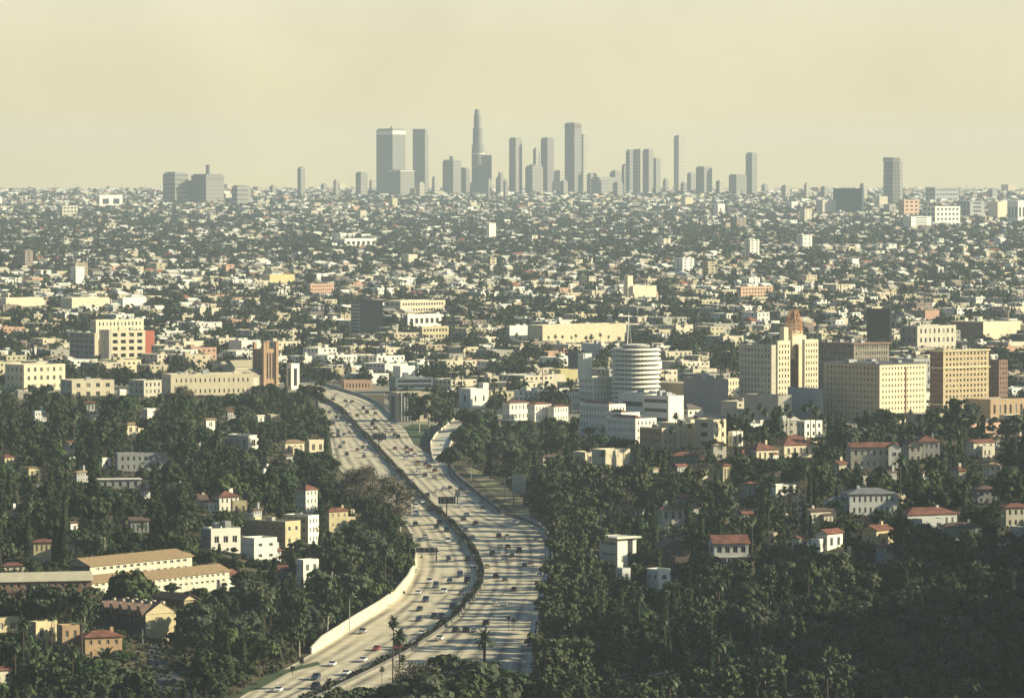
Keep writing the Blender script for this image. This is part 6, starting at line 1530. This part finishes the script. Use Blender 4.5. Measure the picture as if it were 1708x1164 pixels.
def bld_geo(q, V, Fq, Cc, win=True):
    x, y, z, w_, d_, h_, rt, wc, rc = q[:9]; wcol, rcol = np.array(WC[wc][0]), np.array(RC[rc][0]); sh = g.uniform(.85, 1.12)
    T_ = lambda a, b, c: (x+a*ca-b*sa, y+a*sa+b*ca, z+c)
    def qd(p, col):
        n = len(V); V.extend(p); Fq.append((n, n+1, n+2, n+3)); Cc.extend([tuple(col)]*4)
    W_, D_ = w_/2, d_/2; c = wcol*sh
    P4 = [(-W_, -D_), (W_, -D_), (W_, D_), (-W_, D_)]
    for a, b in ((0, 1), (1, 2), (2, 3), (3, 0)):
        qd([T_(*P4[a], -1), T_(*P4[b], -1), T_(*P4[b], h_), T_(*P4[a], h_)], c)
    if rt == 'flat':
        t = .5
        qd([T_(-W_+t, -D_+t, h_-.35), T_(W_-t, -D_+t, h_-.35), T_(W_-t, D_-t, h_-.35), T_(-W_+t, D_-t, h_-.35)], rcol*sh)
        I_ = [(-W_+t, -D_+t), (W_-t, -D_+t), (W_-t, D_-t), (-W_+t, D_-t)]
        for a, b in ((0, 1), (1, 2), (2, 3), (3, 0)):
            qd([T_(*P4[a], h_), T_(*P4[b], h_), T_(*I_[b], h_), T_(*I_[a], h_)], c); qd([T_(*I_[a], h_), T_(*I_[b], h_), T_(*I_[b], h_-.35), T_(*I_[a], h_-.35)], c)
        if w_ > 14 and q[1] < 7000:
            for _ in range(2):
                a, b = g.uniform(-W_+3, W_-3), g.uniform(-D_+3, D_-3); s_ = g.uniform(.8, 1.8); hh = g.uniform(.8, 2)
                p = [(a-s_, b-s_), (a+s_, b-s_), (a+s_, b+s_), (a-s_, b+s_)]
                for m_, n_ in ((0, 1), (1, 2), (2, 3), (3, 0)): qd([T_(*p[m_], h_-.35), T_(*p[n_], h_-.35), T_(*p[n_], h_+hh), T_(*p[m_], h_+hh)], c*.8)
                qd([T_(*p[k], h_+hh) for k in range(4)], rcol)
    else:
        o = .5; r_ = D_*.42; k = (W_+o)*.5 if rt == 'hip' else 0; zb = h_-.12
        E = [(-W_-o, -D_-o), (W_+o, -D_-o), (W_+o, D_+o), (-W_-o, D_+o)]; a0, a1 = (-W_-o+k, 0), (W_+o-k, 0)
        if rt == 'hip': k = min(W_*.8, D_); a0, a1 = (-W_-o+k, 0), (W_+o-k, 0)
        cr = rcol*sh
        qd([T_(*E[0], zb), T_(*E[1], zb), T_(*a1, h_+r_), T_(*a0, h_+r_)], cr); qd([T_(*E[2], zb), T_(*E[3], zb), T_(*a0, h_+r_), T_(*a1, h_+r_)], cr)
        for p, s_, r2 in ((E[1], E[2], a1), (E[3], E[0], a0)):
            qd([T_(*p, zb), T_(*s_, zb), T_(*r2, h_+r_), T_(*r2, h_+r_-.001)], cr if rt == 'hip' else c)
    if win:
        nf_ = max(1, int(h_/3.1)); gl = (.02, .026, .034); far_ = q[1] > 4800
        for face in (0, 3):
            l = w_ if face == 0 else d_; n_ = max(1, int(l/(3.6 if not far_ else 7)))
            if g.random() < .15: continue
            ww_ = .7 if not far_ else 1.5; hw_ = 1.3
            for f_ in range(nf_):
                for m_ in range(n_):
                    if g.random() < .15: continue
                    u = -l/2+l*(m_+.5)/n_; zc = h_*(f_+.5)/nf_; a, b, c0, c1 = u-ww_, u+ww_, zc-hw_/2, zc+hw_/2
                    if face == 0: qd([T_(a, -D_-.06, c0), T_(b, -D_-.06, c0), T_(b, -D_-.06, c1), T_(a, -D_-.06, c1)], gl)
                    else: qd([T_(-W_-.06, -a, c0), T_(-W_-.06, -b, c0), T_(-W_-.06, -b, c1), T_(-W_-.06, -a, c1)], gl)
NIND = 190
for q in blds[:NIND]:
    V, Fq, Cc = [], [], []; q0 = (0, 0, 0)+q[3:9]; 
    bld_geo((0, 0, 0)+tuple(q[3:9]), V, Fq, Cc)
    me = np_mesh('building', np.array(V), np.array(Fq), [FWALL], None, np.array(Cc)); o = link('low_building', me, None, (q[0], q[1], q[2]))
    o['category'] = 'building'; o['group'] = 'low buildings on the near plain'
    sz = 'tall' if q[5] > 11 else ('broad' if q[3] > 22 else 'small'); GEN.append((o, f"{WC[q[7]][2]} building with a {RC[q[8]][2]}", sz, q[9], q[10]-q[5]*F/q[1]/2))
V, Fq, Cc = [], [], []
for q in blds[NIND:]: bld_geo(q, V, Fq, Cc, q[1] < 8200)
tag(link('distant_buildings', np_mesh('distant_buildings', np.array(V), np.array(Fq), [FWALL], None, np.array(Cc))), 'countless low pale houses and shops spreading over the hazy plain', 'city', kind='stuff')

# plain trees, three levels of detail, one mesh
def blob(gn, n, s):
    u = gn.normal(size=(n, 3)); u /= np.linalg.norm(u, axis=1, keepdims=True); u[:, 2] = np.abs(u[:, 2])*1.0-.25*(gn.random(n) < .3); lob = 1+.25*np.sin(3*np.arctan2(u[:, 1], u[:, 0])+gn.uniform(0, 6))+.12*gn.normal(size=n)
    c = u*np.array([.5, .5, .62])*lob[:, None]*gn.uniform(.65, 1, (n, 1)); c[:, 2] += .34
    return leaf_quads(c, u+gn.normal(size=(n, 3))*.5, gn.uniform(.7, 1.3, n)*s)
LODS = [[blob(np.random.default_rng(700+i), 150, .135) for i in range(5)], [blob(np.random.default_rng(720+i), 60, .21) for i in range(5)], [blob(np.random.default_rng(740+i), 26, .33) for i in range(5)]]
Vs, Qs, Cs, o_ = [], [], [], 0
for (x, y, z, w_, h_, sp, px, py) in ptrees:
    lv = 0 if y < 3600 else (1 if y < 5600 else 2)
    if sp == 'p':
        V, Q = LODS[2][g.randrange(5)]; V = V*np.array([w_, w_, 2.6])+np.array([0, 0, h_-2.2]); t = .22 if y < 4000 else .4
        tv = np.array([(-t, 0, 0), (t, 0, 0), (t, 0, h_-1), (-t, 0, h_-1), (0, -t, 0), (0, t, 0), (0, t, h_-1), (0, -t, h_-1)]); V = np.concatenate([V, tv]); nq = len(Q)*4; Q = np.concatenate([Q, [[nq, nq+1, nq+2, nq+3], [nq+4, nq+5, nq+6, nq+7]]])
    else:
        V, Q = LODS[lv][g.randrange(5)]; V = V*np.array([w_, w_, h_])
    a = g.uniform(0, 6.28); c, s_ = math.cos(a), math.sin(a); V = np.stack([V[:, 0]*c-V[:, 1]*s_+x, V[:, 0]*s_+V[:, 1]*c+y, V[:, 2]+z], 1)
    k = g.uniform(.65, 1.5); col = np.array([.030, .046, .020])*k*np.array([g.uniform(.85, 1.4), 1, 1]); Cs.append(np.repeat(col[None], len(V), 0)); Vs.append(V); Qs.append(Q+o_); o_ += len(V)
tag(link('city_trees', np_mesh('city_trees', np.concatenate(Vs), np.concatenate(Qs), [FLEAF], None, np.concatenate(Cs))), 'countless dark garden and street trees over the plain', 'trees', kind='stuff')

# ------------------------------------------------------------------ labels for the generated things
by = {}
for o, noun, desc, px, py in GEN:
    d_, an, ax, ay = min((math.hypot(px-a, (py-b)*1.6), t, a, b) for a, b, t in ANCH if 'horizon' not in t or True)
    dx, dy = px-ax, (py-ay)*1.6
    side = ('right of' if dx > 0 else 'left of') if abs(dx) > abs(dy) else ('below' if dy > 0 else 'above')
    by.setdefault((noun, desc, an, side), []).append((d_, o))
for (noun, desc, an, side), l in by.items():
    for i, (d_, o) in enumerate(sorted(l, key=lambda q: q[0])):
        a_ = (desc+' ') if desc else ''
        if len(l) == 1: o['label'] = f"{a_}{noun} {side} {an}"
        else: o['label'] = f"{ordn(i) or ''}nearest {a_}{noun} {side} {an}".strip()
        w_ = o['label'].split(); 
        if len(w_) > 16: o['label'] = ' '.join(w_[:16])

# ------------------------------------------------------------------ haze
hb = MB(); hb.box(-7500, 7500, -400, 20000, -40, 345, DARK)
ho = hb.build('haze'); ho.data.materials.clear()
hm = bpy.data.materials.new('haze'); hm.use_nodes = True; t = hm.node_tree; t.nodes.clear()
o_ = N(t, 'ShaderNodeOutputMaterial'); pv_ = N(t, 'ShaderNodeVolumePrincipled'); pv_.inputs['Color'].default_value = (.70, .82, .91, 1); pv_.inputs['Density'].default_value = 4.5e-5; pv_.inputs['Anisotropy'].default_value = 0.1
t.links.new(pv_.outputs[0], o_.inputs['Volume']); ho.data.materials.append(hm); ho['kind'] = 'stuff'; ho['label'] = 'thin yellowish smog lying over the whole city'; ho['category'] = 'haze'
print('objects', len(bpy.data.objects))
